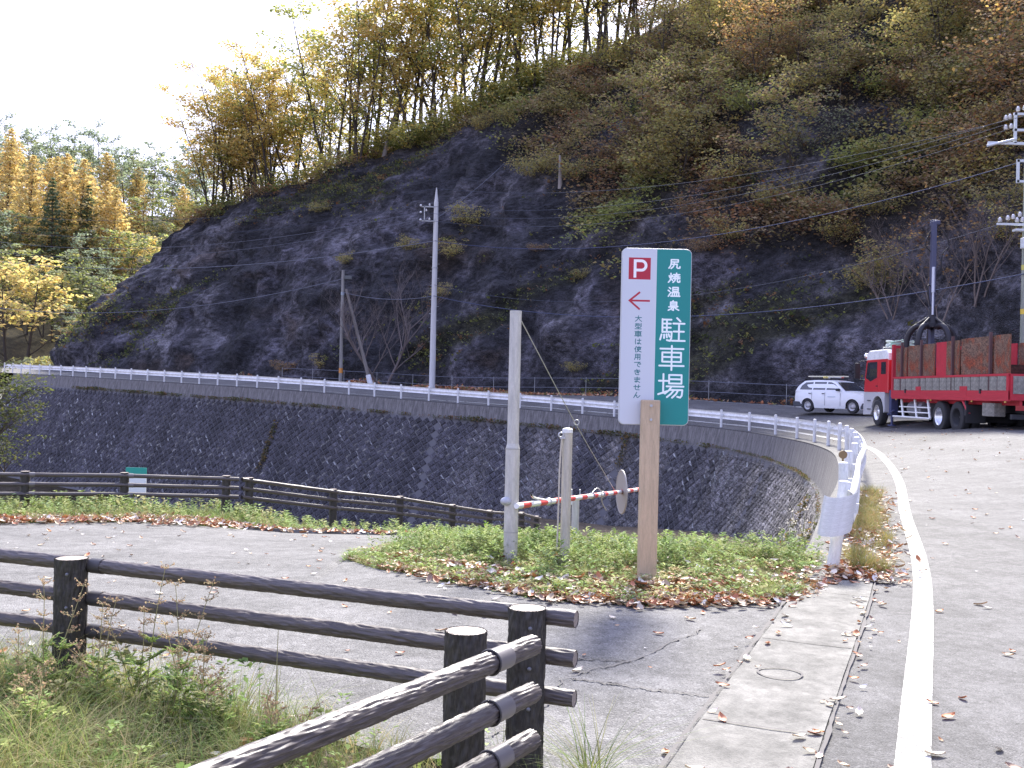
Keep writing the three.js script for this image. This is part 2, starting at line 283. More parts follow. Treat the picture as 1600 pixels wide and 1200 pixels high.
function cliffRaw(i, a) {          // a 0..1 up the face, 1..2 over the top
  const H = footH[i], n = footN[i], p = footP[i].clone(), s = i * footArc; let h, off;
  const base = roadYAt(p.x, p.z) - 0.4;
  if (a <= 1) { h = base + (H - base) * a; off = (H - base) * (0.9 * a - 0.06 * Math.sin(a * Math.PI)); }
  else {
    const t = a - 1, k = smoothstep(p.x, -12, 8) * smoothstep(-p.z, 20, 40), w = smoothstep(p.x, -40, -5);
    off = (H - base) * 0.9 + t * lerp(20, 34, k);
    h = H + k * t * 26 + (1 - k) * (1.2 * Math.sin(Math.min(1, t * 1.6) * Math.PI * 0.5) - 16 * Math.max(0, t - 0.45)) * lerp(0.7, 1, w) + (1 - k) * w * 5 * Math.sin(Math.min(1, t * 1.8) * Math.PI * 0.5);
  }
  p.addScaledVector(n, off); p.y = h;
  const fade = smoothstep(a, 0, 0.12), gully = Math.abs(fbm(s * 0.055 + h * 0.035, h * 0.02, 3.3, 3)) * 5.4, lump = fbm(s * 0.16, h * 0.16, 1.2, 4) * 2.2 + Math.abs(noise(s * 0.35 + h * 0.25, h * 0.3, 8)) * 0.7 + Math.abs(fbm(s * 0.9 + h * 0.4, h * 0.7, 5.5, 3)) * 0.85 + (0.5 - Math.abs(noise(s * 0.22 - h * 0.1, h * 0.26, 17))) * 1.0 + (0.5 - Math.abs(noise(s * 0.55 + h * 0.2, h * 0.6, 27))) * 0.6 * (0.4 + Math.max(0, fbm(s * 0.06, h * 0.07, 37)) * 4);
  p.addScaledVector(n, (gully - 0.8 - lump) * fade * (a > 1 ? 0.5 : 1)); p.y += lump * 0.35 * fade;
  return p;
}
const cliffGrid = [];
for (let j = 0; j < NA + NT; j++) { const row = []; for (let i = 0; i < NU; i++) row.push(cliffRaw(i, j < NA ? j / (NA - 1) : 1 + (j - NA + 1) / NT)); cliffGrid.push(row); }
function wooded(i, a, p) {         // 1 where undergrowth covers the slope
  const above = smoothstep(a, 0.93, 1.0), s = i * footArc, line = 11 + 6.5 * fbm(s * 0.06, 2.2, 0, 3) * 2 + (footP[i].x < 3 ? (3 - footP[i].x) * 0.95 : 0) + (footP[i].x > 14 ? -1.5 : 0);
  const gullyBare = Math.max(smoothstep(fbm(s * 0.045 + p.y * 0.03, p.y * 0.018, 12.4, 3), 0.1, 0.18), 0.85 * smoothstep(fbm(s * 0.1, p.y * 0.09, 52.4, 3), 0.06, 0.16));
  return Math.max(above, smoothstep(p.y, line - 1.5, line + 2.5) * (1 - gullyBare));
}
const tint = { slate: C(0.235, 0.218, 0.255), pale: C(0.38, 0.355, 0.375), dark: C(0.075, 0.073, 0.085), moss: C(0.075, 0.075, 0.025), rust: C(0.17, 0.11, 0.07), soil: C(0.075, 0.058, 0.038) };
structure('cliff', sheet(NU, NA + NT, (i, j) => cliffGrid[j][i], (i, j, p) => {
  const s = i * footArc, a = j < NA ? j / (NA - 1) : 1 + (j - NA + 1) / NT, c = tint.slate.clone();
  const diag = fbm(s * 0.14 + p.y * 0.13, p.y * 0.05 - s * 0.01, 4.4, 4);
  c.lerp(tint.pale, clamp(smoothstep(diag, -0.02, 0.22) * 0.75 + 0.6 * smoothstep(fbm(s * 0.6 + p.y * 0.25, p.y * 0.09, 7.7), 0.02, 0.22), 0, 1));
  c.multiplyScalar(clamp(1 + 1.5 * fbm(s * 0.33, p.y * 0.3, 61, 3) + 1.1 * fbm(s * 1.1 + p.y * 0.3, p.y * 0.8, 71, 2), 0.4, 1.8));
  c.lerp(tint.dark, smoothstep(fbm(s * 0.11, p.y * 0.13, 9.1, 5), 0.0, 0.13) * 0.9);
  c.lerp(tint.dark, smoothstep(fbm(s * 0.42 + p.y * 0.1, p.y * 0.16, 19.1, 4), 0.06, 0.16) * 0.75);
  c.lerp(tint.moss, smoothstep(fbm(s * 0.1 - p.y * 0.16, p.y * 0.09, 6.2, 4), 0.1, 0.24) * 0.85);
  c.lerp(tint.rust, smoothstep(fbm(s * 0.13, p.y * 0.2, 15.2, 4), 0.2, 0.36) * 0.6);
  c.lerp(tint.soil, wooded(i, a, p) * 0.9);
  return c;
}, (i, j, p) => [i * footArc, j < NA ? p.y * 1.35 : footH[i] * 1.35 + (j - NA) * 0.8]), M.cliff);
// the point of the slope that lies in a given direction
const cliffSeen = cliffGrid.map((row) => row.map((p) => seen(p)));
function cliffAt(px, py, maxRow = NA + NT) {
  let best = null, m = 1e12;
  for (let j = 1; j < maxRow; j++) for (let i = 0; i < NU; i++) { const [x, y, d] = cliffSeen[j][i]; if (d < 5) continue; const e = (x - px) ** 2 + (y - py) ** 2 + d * 1.2; if (e < m) { m = e; best = [i, j]; } }
  return cliffGrid[best[1]][best[0]].clone();
}

// far hillside beyond the bend, on the left
function farY(x, z) { const d = -z, e = (d - 112) * 0.8 - (x + 62) * 0.45; return 2.2 + 0.42 * Math.max(0, e) + 3 * fbm(x * 0.03, z * 0.03) * smoothstep(e, 0, 20) - Math.max(0, e - 75) * 0.4; }
structure('far_hillside', sheet(60, 60, (i, j) => { const x = lerp(-230, 40, i / 59), z = -lerp(96, 330, j / 59); return V(x, farY(x, z) - (x > -60 && -z < 128 ? 1.5 : 0.2), z); }), M.hill);

// ------------------------------------------------------------------ retaining wall: coping, mossy ledge, diamond-laid blocks
const WALL_END = S0 + 106;
const copingH = (s) => lerp(1.15, 0.85, smoothstep(s - S0, 15, 45)) * smoothstep(s - S0, -1.5, 9);
const BAT = 0.45, BL = Math.hypot(1, BAT);
function wallPoint(s, w, out = 0) {
  const r = rightAt(s), p = onPath(s, -0.4), k = copingH(s);
  p.addScaledVector(r, -(0.25 * k + 0.14 + w * BAT / BL)); p.y -= k + w / BL;
  p.addScaledVector(r, -out / BL); p.y += out * BAT / BL;
  return p;
}
{
  const wall = thing('retaining_wall', 'dark stepped retaining wall of diamond-laid blocks below the white guardrail', 'retaining wall');
  const ns = 240, at = (j) => lerp(S0 - 0.6, WALL_END, j / (ns - 1));
  // coping: lip, face, ledge
  part('coping', sheet(6, ns, (i, j) => {
    const s = at(j), k = copingH(s), prof = [[0.42, 0.002], [-0.40, 0.0], [-0.43, -0.04], [-0.42 - 0.25 * k, -k], [-0.56 - 0.25 * k, -k - 0.03], [-0.56 - 0.25 * k, -k - 0.12]][5 - i];
    return onPath(s, prof[0] + 0.01 * fbm(s, i), prof[1] + (i === 5 ? 0.03 : 0.012));
  }, null, (i, j, p) => [at(j), i * 0.3]), M.coping, wall);
  part('backing', sheet(10, ns, (i, j) => wallPoint(at(j), lerp(7.6, 0.02, i / 9))), M.joint, wall);
  // blocks
  const HW = 0.27, HH = 0.25, list = [], r = random(31), joints = [S0 + 14, S0 + 22.5, S0 + 33.5, S0 + 46, S0 + 58, S0 + 70];
  for (let row = 0; row * HH < 7.2; row++) for (let col = 0; ; col++) {
    const s = S0 + 1.0 + col * HW * 2 + (row % 2) * HW; if (s > WALL_END - 0.4) break;
    const w = row * HH + 0.27;
    if (joints.some((x) => Math.abs(x - s + (row % 2) * 0.05) < 0.12)) { r(); r(); continue; }
    const c = wallPoint(s, w); if (c.y < groundY(c.x, c.z) - 0.5) continue;
    const [px, py, d] = seen(c); const size = Math.abs(seen(wallPoint(s + HW, w))[0] - seen(wallPoint(s - HW, w))[0]) * (HH * 2 * 1650 / d);
    const visible = px > 0 && px < 1600 && py < 850 && !(px < 600 && py > 770);
    list.push({ s, w, c, size: visible ? size : 0, a: r(), b: r() });
  }
  const base = C(0.14, 0.134, 0.156), white = C(0.75, 0.75, 0.73), brown = C(0.4, 0.37, 0.34);
  function blockGeo(o) {
    const { s, w, c } = o, th = 0.035 + 0.03 * o.a, g1 = 0.93, g2 = 0.66;
    const corner = (k, f, h) => { const dx = [0, 1, 0, -1][k], dy = [-1, 0, 1, 0][k]; return wallPoint(s + dx * HW * f, clamp(w + dy * HH * f, 0.02, 9), h).sub(c); };
    const outer = [0, 1, 2, 3].map((k) => corner(k, g1, 0.004)), inner = [0, 1, 2, 3].map((k) => corner(k, g2, th));
    const k = s - S0, rr = random(Math.round(s * 97 + w * 1311)), share = clamp(0.34 + fbm(s * 0.2, w * 0.35, 5.1, 3) * 1.3 + 0.3 * smoothstep(w, 2.0, 4.0) * (1 - smoothstep(w, 5.4, 7.0)), 0, 0.8) * smoothstep(k, 22, 38);
    const tone = base.clone().lerp(brown, smoothstep(fbm(s * 0.3, w * 0.05, 3.7), 0.0, 0.25) * 0.7 * (1 - smoothstep(k, 45, 62)) + 0.85 * (1 - smoothstep(k, 26, 46))).multiplyScalar((0.85 + 0.36 * o.b) * clamp(1.12 + 1.3 * fbm(s * 0.8, w * 0.1, 23.7, 3), 0.6, 1.7));
    const side = o.a > 0.5 ? 2 : 1, pos = [], col = [], uv = [];
    const put = (p, t) => { pos.push(p.x, p.y, p.z); col.push(t.r, t.g, t.b); uv.push(s + p.x, w + p.y); };
    const tri = (a, b, cc, t, t2 = t, t3 = t) => { put(a, t); put(b, t2); put(cc, t3); };
    tri(inner[0], inner[1], inner[2], tone); tri(inner[0], inner[2], inner[3], tone);
    for (let e = 0; e < 4; e++) {
      const f = (e + 1) % 4, lit = rr() < share * (e === side ? 0.5 : 0.16), t = lit ? white.clone().multiplyScalar(0.6 + 0.5 * rr()) : tone;
      tri(outer[e], outer[f], inner[f], t, t, lit ? t : tone); tri(outer[e], inner[f], inner[e], t, lit ? t : tone, lit ? t : tone);
    }
    const g = new THREE.BufferGeometry();
    g.setAttribute('position', new THREE.Float32BufferAttribute(pos, 3)); g.setAttribute('uv', new THREE.Float32BufferAttribute(uv, 2)); g.setAttribute('color', new THREE.Float32BufferAttribute(col, 3));
    const n = wallPoint(s, w, 1).sub(wallPoint(s, w, 0)), tst = inner[1].clone().sub(inner[0]).cross(inner[2].clone().sub(inner[0]));
    if (tst.dot(n) < 0) for (const name of ['position', 'uv', 'color']) { const at2 = g.attributes[name], k2 = at2.itemSize, arr = at2.array; for (let t = 0; t < at2.count; t += 3) for (let q = 0; q < k2; q++) { const x = arr[(t + 1) * k2 + q]; arr[(t + 1) * k2 + q] = arr[(t + 2) * k2 + q]; arr[(t + 2) * k2 + q] = x; } }
    g.computeVertexNormals(); return g;
  }
  const order = [...list].sort((a, b) => b.size - a.size), own = new Set(order.slice(0, 300));
  for (const o of own) part('block', blockGeo(o), M.block, wall).position.copy(o.c);
  const rest = part('blocks', mg(list.filter((o) => !own.has(o)).map((o) => blockGeo(o).translate(o.c.x, o.c.y, o.c.z))), M.block, wall);
  rest.userData.kind = 'stuff'; rest.userData.label = 'dark blocks of the far and low courses with white lime streaks';
}

// ------------------------------------------------------------------ guard rail
{
  const rail = thing('guardrail', 'long white steel guardrail curving along the road edge above the wall', 'guardrail');
  const end = S0 + 112, posts = [];
  for (let s = S0; s < end;) { posts.push(s); s += s < S0 + 36 ? 2.9 : s < S0 + 44 ? 2.5 : 2.0; }
  const postGeo = mg([new THREE.CylinderGeometry(0.057, 0.057, 0.82, 14).translate(0, 0.41, 0), new THREE.SphereGeometry(0.058, 14, 5, 0, Math.PI * 2, 0, Math.PI / 2).scale(1, 0.35, 1).translate(0, 0.82, 0)]);
  const block = box(0.07, 0.09, 0.14), r = random(8);
  posts.forEach((s, i) => {
    const p = onPath(s, -0.1, 0.02), m = part('post', postGeo, M.whiteDull, rail); m.position.copy(p); m.rotation.set((r() - 0.5) * 0.03, 0, (r() - 0.5) * 0.03);
    if (i === 0) { m.rotation.z = -0.13; m.userData.label = 'leaning end post of the guardrail'; }
    const b = part('bracket', block, M.whiteDull, m); b.position.set(0, 0.6, 0); const rt = rightAt(s); b.rotation.y = Math.atan2(rt.x, rt.z); b.position.addScaledVector(rt, 0.08);
  });
  // W-shaped beam, one length per span of two posts
  const prof = [[0.0, 0.0], [0.035, 0.02], [0.055, 0.05], [0.055, 0.1], [0.02, 0.135], [0.0, 0.16], [0.0, 0.19], [0.02, 0.215], [0.055, 0.25], [0.055, 0.3], [0.035, 0.33], [0.0, 0.35]];
  const full = [...prof, ...[...prof].reverse().map(([o, h]) => [o - 0.006, h])];
  for (let i = 0; i < posts.length - 2; i += 2) {
    const a = posts[i] - 0.12, b = posts[i + 2] + 0.12, n = 14, lift = 0.425, sway = (i % 4) * 0.002;
    const dent = (s) => (s > S0 + 24 && s < S0 + 34 ? 0.05 * fbm(s * 0.9, 4) : 0);
    part('beam', sheet(full.length, n, (k, j) => { const s = lerp(a, b, j / (n - 1)), [o, h] = full[k]; return onPath(s, 0.03 + o + sway + dent(s), lift + h + dent(s + 3) * 0.6); }, null, (k, j) => [j * 0.4, k * 0.05]), M.white, rail);
  }
  // the bent sleeve that ends the beam
  const c = onPath(S0, -0.1, 0.57), arc = 2.5, mid = -0.5, sleeveAt = (R) => { const g = new THREE.CylinderGeometry(R, R, 0.36, 24, 5, true, mid - arc / 2, arc), p = g.attributes.position; for (let i = 0; i < p.count; i++) { const y = p.getY(i), a = Math.atan2(p.getX(i), p.getZ(i)); p.setXYZ(i, p.getX(i) + y * 0.17 + 0.012 * fbm(a * 2, y * 7, 2), y - 0.05 * Math.cos(a - mid) + 0.02 * (a - mid), p.getZ(i) + 0.01 * fbm(a * 3, y * 6, 5)); } g.computeVertexNormals(); return g; };
  const term = part('end_sleeve', mg([sleeveAt(0.163), sleeveAt(0.157)]), std(C(0.66, 0.67, 0.69), 0.5, { map: scaled(wearMap, 2, 6) }), rail); term.position.set(c.x + 0.03, c.y + 0.01, c.z + 0.06); term.userData.label = 'dented curved white end sleeve of the guardrail';
  const rp = onPath(S0 + 3.2, -0.12, 0.93), refl = part('reflector', mg([new THREE.CylinderGeometry(0.05, 0.05, 0.03, 18).rotateX(Math.PI / 2), rod(V(0, 0, 0), V(0, -0.12, 0), 0.012)]), std(C(0.2, 0.13, 0.06), 0.4), rail); refl.position.copy(rp); refl.userData.label = 'round amber reflector on a guardrail post';
}

// ------------------------------------------------------------------ lettering: strokes on a 100 x 100 field
const GLYPH = {
  '駐': [[12, 8, 12, 60], [12, 10, 46, 10], [29, 10, 29, 59], [12, 26, 44, 26], [12, 42, 44, 42], [12, 59, 48, 59, 47, 84, 42, 95, 30, 92], [9, 70, 4, 90], [19, 70, 19, 84], [28, 69, 30, 81], [36, 68, 40, 78], [68, 3, 81, 16], [54, 25, 97, 25], [56, 57, 95, 57], [50, 94, 99, 94], [76, 25, 76, 94]],
  '車': [[6, 14, 95, 14], [14, 29, 86, 29, 86, 66, 14, 66, 14, 29], [14, 47, 86, 47], [3, 82, 97, 82], [50, 2, 50, 99]],
  '場': [[3, 30, 36, 30], [20, 3, 20, 79], [1, 84, 36, 71], [42, 6, 90, 6, 90, 40, 42, 40, 42, 6], [42, 23, 90, 23], [33, 52, 98, 52], [52, 53, 42, 68, 27, 81], [46, 66, 94, 66, 92, 88, 86, 96, 75, 93], [62, 66, 50, 82, 35, 95], [78, 66, 70, 82, 55, 97]],
  '尻': [[24, 9, 82, 9, 82, 31, 24, 31], [24, 9, 24, 45, 19, 70, 6, 92], [50, 36, 48, 60, 39, 80, 24, 95], [30, 53, 74, 53, 71, 84, 79, 92, 96, 90, 97, 76]],
  '焼': [[10, 30, 14, 46], [38, 26, 32, 42], [24, 6, 24, 46, 18, 74, 4, 94], [25, 56, 38, 76], [46, 18, 96, 18], [70, 3, 70, 30], [44, 40, 98, 40], [58, 30, 58, 52], [82, 30, 82, 52], [42, 57, 98, 57], [60, 57, 58, 76, 42, 94], [78, 57, 78, 84, 84, 92, 97, 90, 98, 78]],
  '温': [[12, 9, 24, 20], [4, 36, 16, 46], [6, 94, 16, 76, 26, 56], [42, 7, 86, 7, 86, 44, 42, 44, 42, 7], [42, 26, 86, 26], [38, 92, 38, 57, 92, 57, 92, 92], [56, 57, 56, 92], [74, 57, 74, 92], [26, 92, 100, 92]],
  '泉': [[47, 1, 41, 13], [26, 14, 76, 14, 76, 50, 26, 50, 26, 14], [26, 32, 76, 32], [50, 50, 50, 94, 40, 90], [12, 62, 42, 62, 32, 80, 8, 94], [86, 56, 66, 68], [54, 58, 70, 78, 94, 92]],
  '大': [[8, 34, 92, 34], [50, 6, 48, 40, 34, 70, 8, 94], [52, 38, 68, 72, 94, 94]],
  '型': [[12, 12, 58, 12], [8, 32, 60, 32], [24, 12, 22, 40, 10, 58], [46, 12, 46, 58], [72, 12, 72, 44], [90, 6, 90, 56, 82, 54], [24, 70, 78, 70], [50, 58, 50, 92], [6, 92, 94, 92]],
  'は': [[18, 10, 14, 50, 18, 90], [40, 32, 92, 30], [68, 8, 68, 76, 56, 90, 42, 84, 46, 72, 66, 74, 92, 90]],
  '使': [[28, 6, 20, 30, 6, 50], [20, 32, 20, 96], [36, 20, 96, 20], [66, 6, 66, 58, 56, 80, 34, 96], [44, 34, 88, 34, 88, 54, 44, 54, 44, 34], [44, 62, 66, 82, 98, 94]],
  '用': [[20, 10, 20, 60, 8, 94], [20, 10, 84, 10, 84, 90, 74, 94], [20, 36, 84, 36], [20, 62, 84, 62], [52, 10, 52, 92]],
  'で': [[8, 20, 88, 14, 60, 32, 50, 60, 60, 82, 80, 88], [76, 40, 84, 50], [88, 34, 96, 44]],
  'き': [[14, 26, 84, 20], [10, 48, 88, 42], [42, 6, 70, 66, 46, 58], [28, 66, 24, 80, 40, 92, 74, 90]],
  'ま': [[12, 24, 88, 24], [14, 46, 86, 46], [50, 6, 50, 76, 38, 90, 20, 82, 28, 70, 52, 72, 86, 92]],
  'せ': [[6, 38, 94, 34], [28, 14, 28, 74, 40, 88, 82, 88], [72, 10, 72, 58, 60, 58]],
  'ん': [[50, 6, 8, 92], [8, 92, 34, 52, 50, 54, 50, 84, 66, 90, 94, 58]],
};
function strokeGlyph(x, ch, x0, y0, w, h, width) {
  x.lineWidth = width; x.lineCap = 'round'; x.lineJoin = 'round';
  for (const s of GLYPH[ch]) { x.beginPath(); for (let i = 0; i < s.length; i += 2) { const px = x0 + s[i] / 100 * w, py = y0 + s[i + 1] / 100 * h; i ? x.lineTo(px, py) : x.moveTo(px, py); } x.stroke(); }
}
function canvasMap(w, h, draw) { const c = document.createElement('canvas'); c.width = w; c.height = h; draw(c.getContext('2d'), w, h); const t = new THREE.CanvasTexture(c); t.colorSpace = THREE.SRGBColorSpace; t.anisotropy = 8; return t; }
function roundedShape(w, h, r) { const s = new THREE.Shape(), a = -w / 2, b = -h / 2; s.moveTo(a + r, b); s.lineTo(a + w - r, b); s.absarc(a + w - r, b + r, r, -Math.PI / 2, 0); s.lineTo(a + w, b + h - r); s.absarc(a + w - r, b + h - r, r, 0, Math.PI / 2); s.lineTo(a + r, b + h); s.absarc(a + r, b + h - r, r, Math.PI / 2, Math.PI); s.lineTo(a, b + r); s.absarc(a + r, b + r, r, Math.PI, Math.PI * 1.5); return s; }

// parking sign: two-colour panel held behind the top of a beige post
{
  const W = 0.605, H = 1.535, base = place(1008, 908, 9.12); base.y = lowY(base.x, base.z);
  const t = thing('parking_sign', 'white and teal parking sign with red square on a beige wooden post', 'sign', base.toArray(), 0.02);
  const print = canvasMap(806, 2048, (x, w, h) => {
    x.fillStyle = '#c9cdd4'; x.fillRect(0, 0, w, h);
    x.fillStyle = '#0a8580'; x.fillRect(w * 0.497, 0, w * 0.503, h); x.fillStyle = '#d4d8da'; x.fillRect(w * 0.492, 0, w * 0.008, h);
    x.fillStyle = '#b01c34'; x.fillRect(w * 0.093, h * 0.052, w * 0.318, h * 0.124);
    x.strokeStyle = '#f4f2f2'; x.lineWidth = w * 0.04; x.lineCap = 'butt'; x.lineJoin = 'miter';
    x.beginPath(); x.moveTo(w * 0.185, h * 0.166); x.lineTo(w * 0.185, h * 0.07); x.lineTo(w * 0.275, h * 0.07); x.arc(w * 0.275, h * 0.0965, h * 0.0265, -Math.PI / 2, Math.PI / 2); x.lineTo(w * 0.185, h * 0.123); x.stroke();
    x.strokeStyle = '#b01c34'; x.lineWidth = w * 0.027; x.beginPath(); x.moveTo(w * 0.41, h * 0.297); x.lineTo(w * 0.115, h * 0.297); x.stroke();
    x.lineJoin = 'miter'; x.beginPath(); x.moveTo(w * 0.265, h * 0.248); x.lineTo(w * 0.115, h * 0.297); x.lineTo(w * 0.265, h * 0.347); x.stroke();
    x.strokeStyle = '#2f6f74'; [...'大型車は使用できません'].forEach((ch, i) => strokeGlyph(x, ch, w * 0.197, h * (0.381 + i * 0.0435), w * 0.105, h * 0.036, w * 0.0115));
    x.strokeStyle = '#eef4f4'; [...'尻焼温泉'].forEach((ch, i) => strokeGlyph(x, ch, w * 0.665, h * (0.054 + i * 0.0795), w * 0.175, h * 0.058, w * 0.021));
    [...'駐車場'].forEach((ch, i) => strokeGlyph(x, ch, w * 0.555, h * (0.387 + i * 0.160), w * 0.375, h * 0.142, w * 0.027));
  });
  const body = new THREE.ExtrudeGeometry(roundedShape(W, H, 0.045), { depth: 0.03, bevelEnabled: true, bevelSize: 0.004, bevelThickness: 0.004, bevelSegments: 2, curveSegments: 8 });
  const cy = 2.142, panel = part('panel', body, std(C(0.55, 0.57, 0.58), 0.5), t); panel.position.set(0.055, cy, -0.12); panel.rotation.z = 0;
  const face = new THREE.ShapeGeometry(roundedShape(W - 0.004, H - 0.004, 0.045), 10), uv = face.attributes.uv, fp = face.attributes.position; for (let i = 0; i < uv.count; i++) uv.setXY(i, fp.getX(i) / W + 0.5, fp.getY(i) / H + 0.5);
  const sheetFace = part('printed_face', face, new THREE.MeshStandardMaterial({ map: print, roughness: 0.45 }), panel); sheetFace.position.z = 0.0375;
  const post = part('post', rbox(0.16, 1.66, 0.1, 0.012, 0.015, 0.76, -0.02), std(C(0.66, 0.5, 0.34), 0.7, { map: scaled(wearMap, 1.2, 1.2), bumpMap: scaled(grainBump, 2), bumpScale: 0.003 }), t);
  for (const y of [1.42, 1.54]) part('bolt', new THREE.CylinderGeometry(0.012, 0.012, 0.012, 10).rotateX(Math.PI / 2).translate(0.015, y, 0.033), M.steel, post);
}

// swing barrier: post, ball, striped boom, stay wire, round sign hung on the boom
{
  const b = place(797, 884, 9.9); b.y = lowY(b.x, b.z) - 0.02;
  const t = thing('barrier_gate', 'tall grey barrier post with red and white striped boom and stay wire', 'barrier', b.toArray());
  const post = part('post', mg([new THREE.CylinderGeometry(0.0665, 0.0665, 1.12, 24).translate(0, 0.56, 0), new THREE.CylinderGeometry(0.054, 0.0665, 0.05, 24).translate(0, 1.145, 0), new THREE.CylinderGeometry(0.0545, 0.0545, 1.24, 24).translate(0, 1.79, 0), new THREE.CylinderGeometry(0.056, 0.056, 0.03, 24).translate(0, 2.4, 0)]), M.poleGrey, t);
  for (const y of [0.34, 1.12]) part('seam', new THREE.CylinderGeometry(0.0685, 0.0685, 0.012, 24).translate(0, y, 0), std(C(0.36, 0.35, 0.33), 0.6), post);
  part('pivot_knob', new THREE.SphereGeometry(0.055, 18, 12).scale(1, 0.75, 1).translate(-0.05, 0.63, 0.045), std(C(0.4, 0.41, 0.44), 0.5), post);
  const a = V(0.07, 0.585, 0.0), tip = place(1003, 764, 16.4).sub(b), dir = tip.clone().sub(a), L = dir.length(), red = std(C(0.62, 0.05, 0.05), 0.5), wht = std(C(0.75, 0.75, 0.73), 0.5);
  const boom = part('boom', rod(a, a.clone().addScaledVector(dir, 1), 0.029, 0.027, 14), wht, t);
  for (let k = 0; k < 11; k++) { const s0 = 0.012 + k * 0.62 / L, s1 = s0 + 0.27 / L; if (s1 > 1) break; part('red_band', rod(a.clone().addScaledVector(dir, s0), a.clone().addScaledVector(dir, s1), 0.0305, 0.0295, 14, true), red, boom); }
  part('end_cap', rod(a.clone().addScaledVector(dir, -0.012), a.clone().addScaledVector(dir, 0.0), 0.026, 0.03, 14), wht, boom);
  const loopAt = (f) => a.clone().addScaledVector(dir, f);
  for (const f of [0.16, 0.47, 0.56]) part('tie_wire', new THREE.TorusGeometry(0.036, 0.006, 6, 16).applyQuaternion(new THREE.Quaternion().setFromUnitVectors(V(0, 0, 1), dir.clone().normalize())).translate(...loopAt(f).toArray()), M.steel, boom);
  part('tie_wire', tube([loopAt(0.47).add(V(0, 0.04, 0.02)), loopAt(0.49).add(V(0.02, 0.09, 0.03)), loopAt(0.52).add(V(0.04, 0.05, 0.04)), loopAt(0.54).add(V(0.02, -0.08, 0.04)), loopAt(0.56).add(V(0.05, -0.2, 0.04))], 0.007, 5), M.steel, boom);
  part('tie_wire', tube([loopAt(0.02).add(V(0.08, 0.1, 0)), loopAt(0.08).add(V(0, 0.06, 0.03)), loopAt(0.15).add(V(0, 0.02, 0.04))], 0.012, 5), wht, boom);
  part('stay_wire', mg([tube([V(0.055, 2.32, 0), V(0.055, 2.32, 0).lerp(loopAt(0.68), 0.5).add(V(0, -0.03, 0)), loopAt(0.68).add(V(0, 0.03, 0))], 0.005, 5, 24), new THREE.TorusGeometry(0.03, 0.006, 6, 12).translate(...V(0.055, 2.32, 0).lerp(loopAt(0.68), 0.5).toArray())]), M.galv, t);
  const disc = part('round_sign', mg([new THREE.CylinderGeometry(0.3, 0.3, 0.012, 40).rotateZ(Math.PI / 2), new THREE.TorusGeometry(0.3, 0.012, 8, 40).rotateY(Math.PI / 2)]), std(C(0.36, 0.33, 0.29), 0.55, { metalness: 0.2 }), t);
  disc.position.copy(loopAt(0.765)).add(V(-0.02, 0.0, 0.05)); disc.rotation.y = 0.14; disc.userData.label = 'round metal sign seen almost edge on, hung on the boom';
}
{
  const b = place(882, 889, 9.72); b.y = lowY(b.x, b.z) - 0.02;
  const t = thing('rope_post', 'short grey pipe post with a rope and padlock beside the barrier', 'post', b.toArray());
  part('pipe', new THREE.CylinderGeometry(0.046, 0.046, 1.3, 20).translate(0, 0.65, 0), std(C(0.5, 0.47, 0.41), 0.55, { map: scaled(wearMap, 0.8) }), t);
  part('cap', mg([new THREE.CylinderGeometry(0.049, 0.049, 0.03, 20).translate(0, 1.3, 0), new THREE.SphereGeometry(0.049, 20, 6, 0, Math.PI * 2, 0, Math.PI / 2).scale(1, 0.35, 1).translate(0, 1.315, 0)]), M.whiteDull, t);
  part('rope', tube([V(-0.05, 1.26, 0.03), V(-0.066, 1.0, 0.035), V(-0.07, 0.6, 0.035), V(-0.075, 0.2, 0.03)], 0.009, 6), std(C(0.5, 0.46, 0.38), 0.9), t);
  part('pulley', mg([new THREE.TorusGeometry(0.022, 0.008, 8, 14).translate(-0.06, 1.265, 0.03), box(0.05, 0.018, 0.03, -0.045, 1.24, 0.03)]), M.steel, t);
  part('padlock', mg([rbox(0.03, 0.055, 0.02, 0.005, -0.066, 0.1, 0.035), new THREE.TorusGeometry(0.014, 0.004, 6, 14, Math.PI).translate(-0.066, 0.13, 0.035), box(0.06, 0.012, 0.02, -0.055, 0.155, 0.03)]), std(C(0.16, 0.13, 0.1), 0.4, { metalness: 0.5 }), t);
}
{
  const b = place(898, 848, 12.9); b.y = lowY(b.x, b.z) - 0.05;
  const t = thing('boom_rest', 'low grey pipe post standing under the striped boom in the weeds', 'post', b.toArray()), top = place(898, 776, 12.9).y - b.y;
  part('pipe', new THREE.CylinderGeometry(0.046, 0.046, top, 18).translate(0, top / 2, 0), M.poleGrey, t);
  part('cradle', mg([box(0.1, 0.015, 0.06, 0, top, 0), box(0.012, 0.09, 0.05, -0.05, top + 0.045, 0), box(0.012, 0.09, 0.05, 0.05, top + 0.045, 0)]), M.galv, t);
  part('lock_tag', box(0.03, 0.05, 0.01, -0.06, top - 0.07, 0.04), M.whiteDull, t);
}

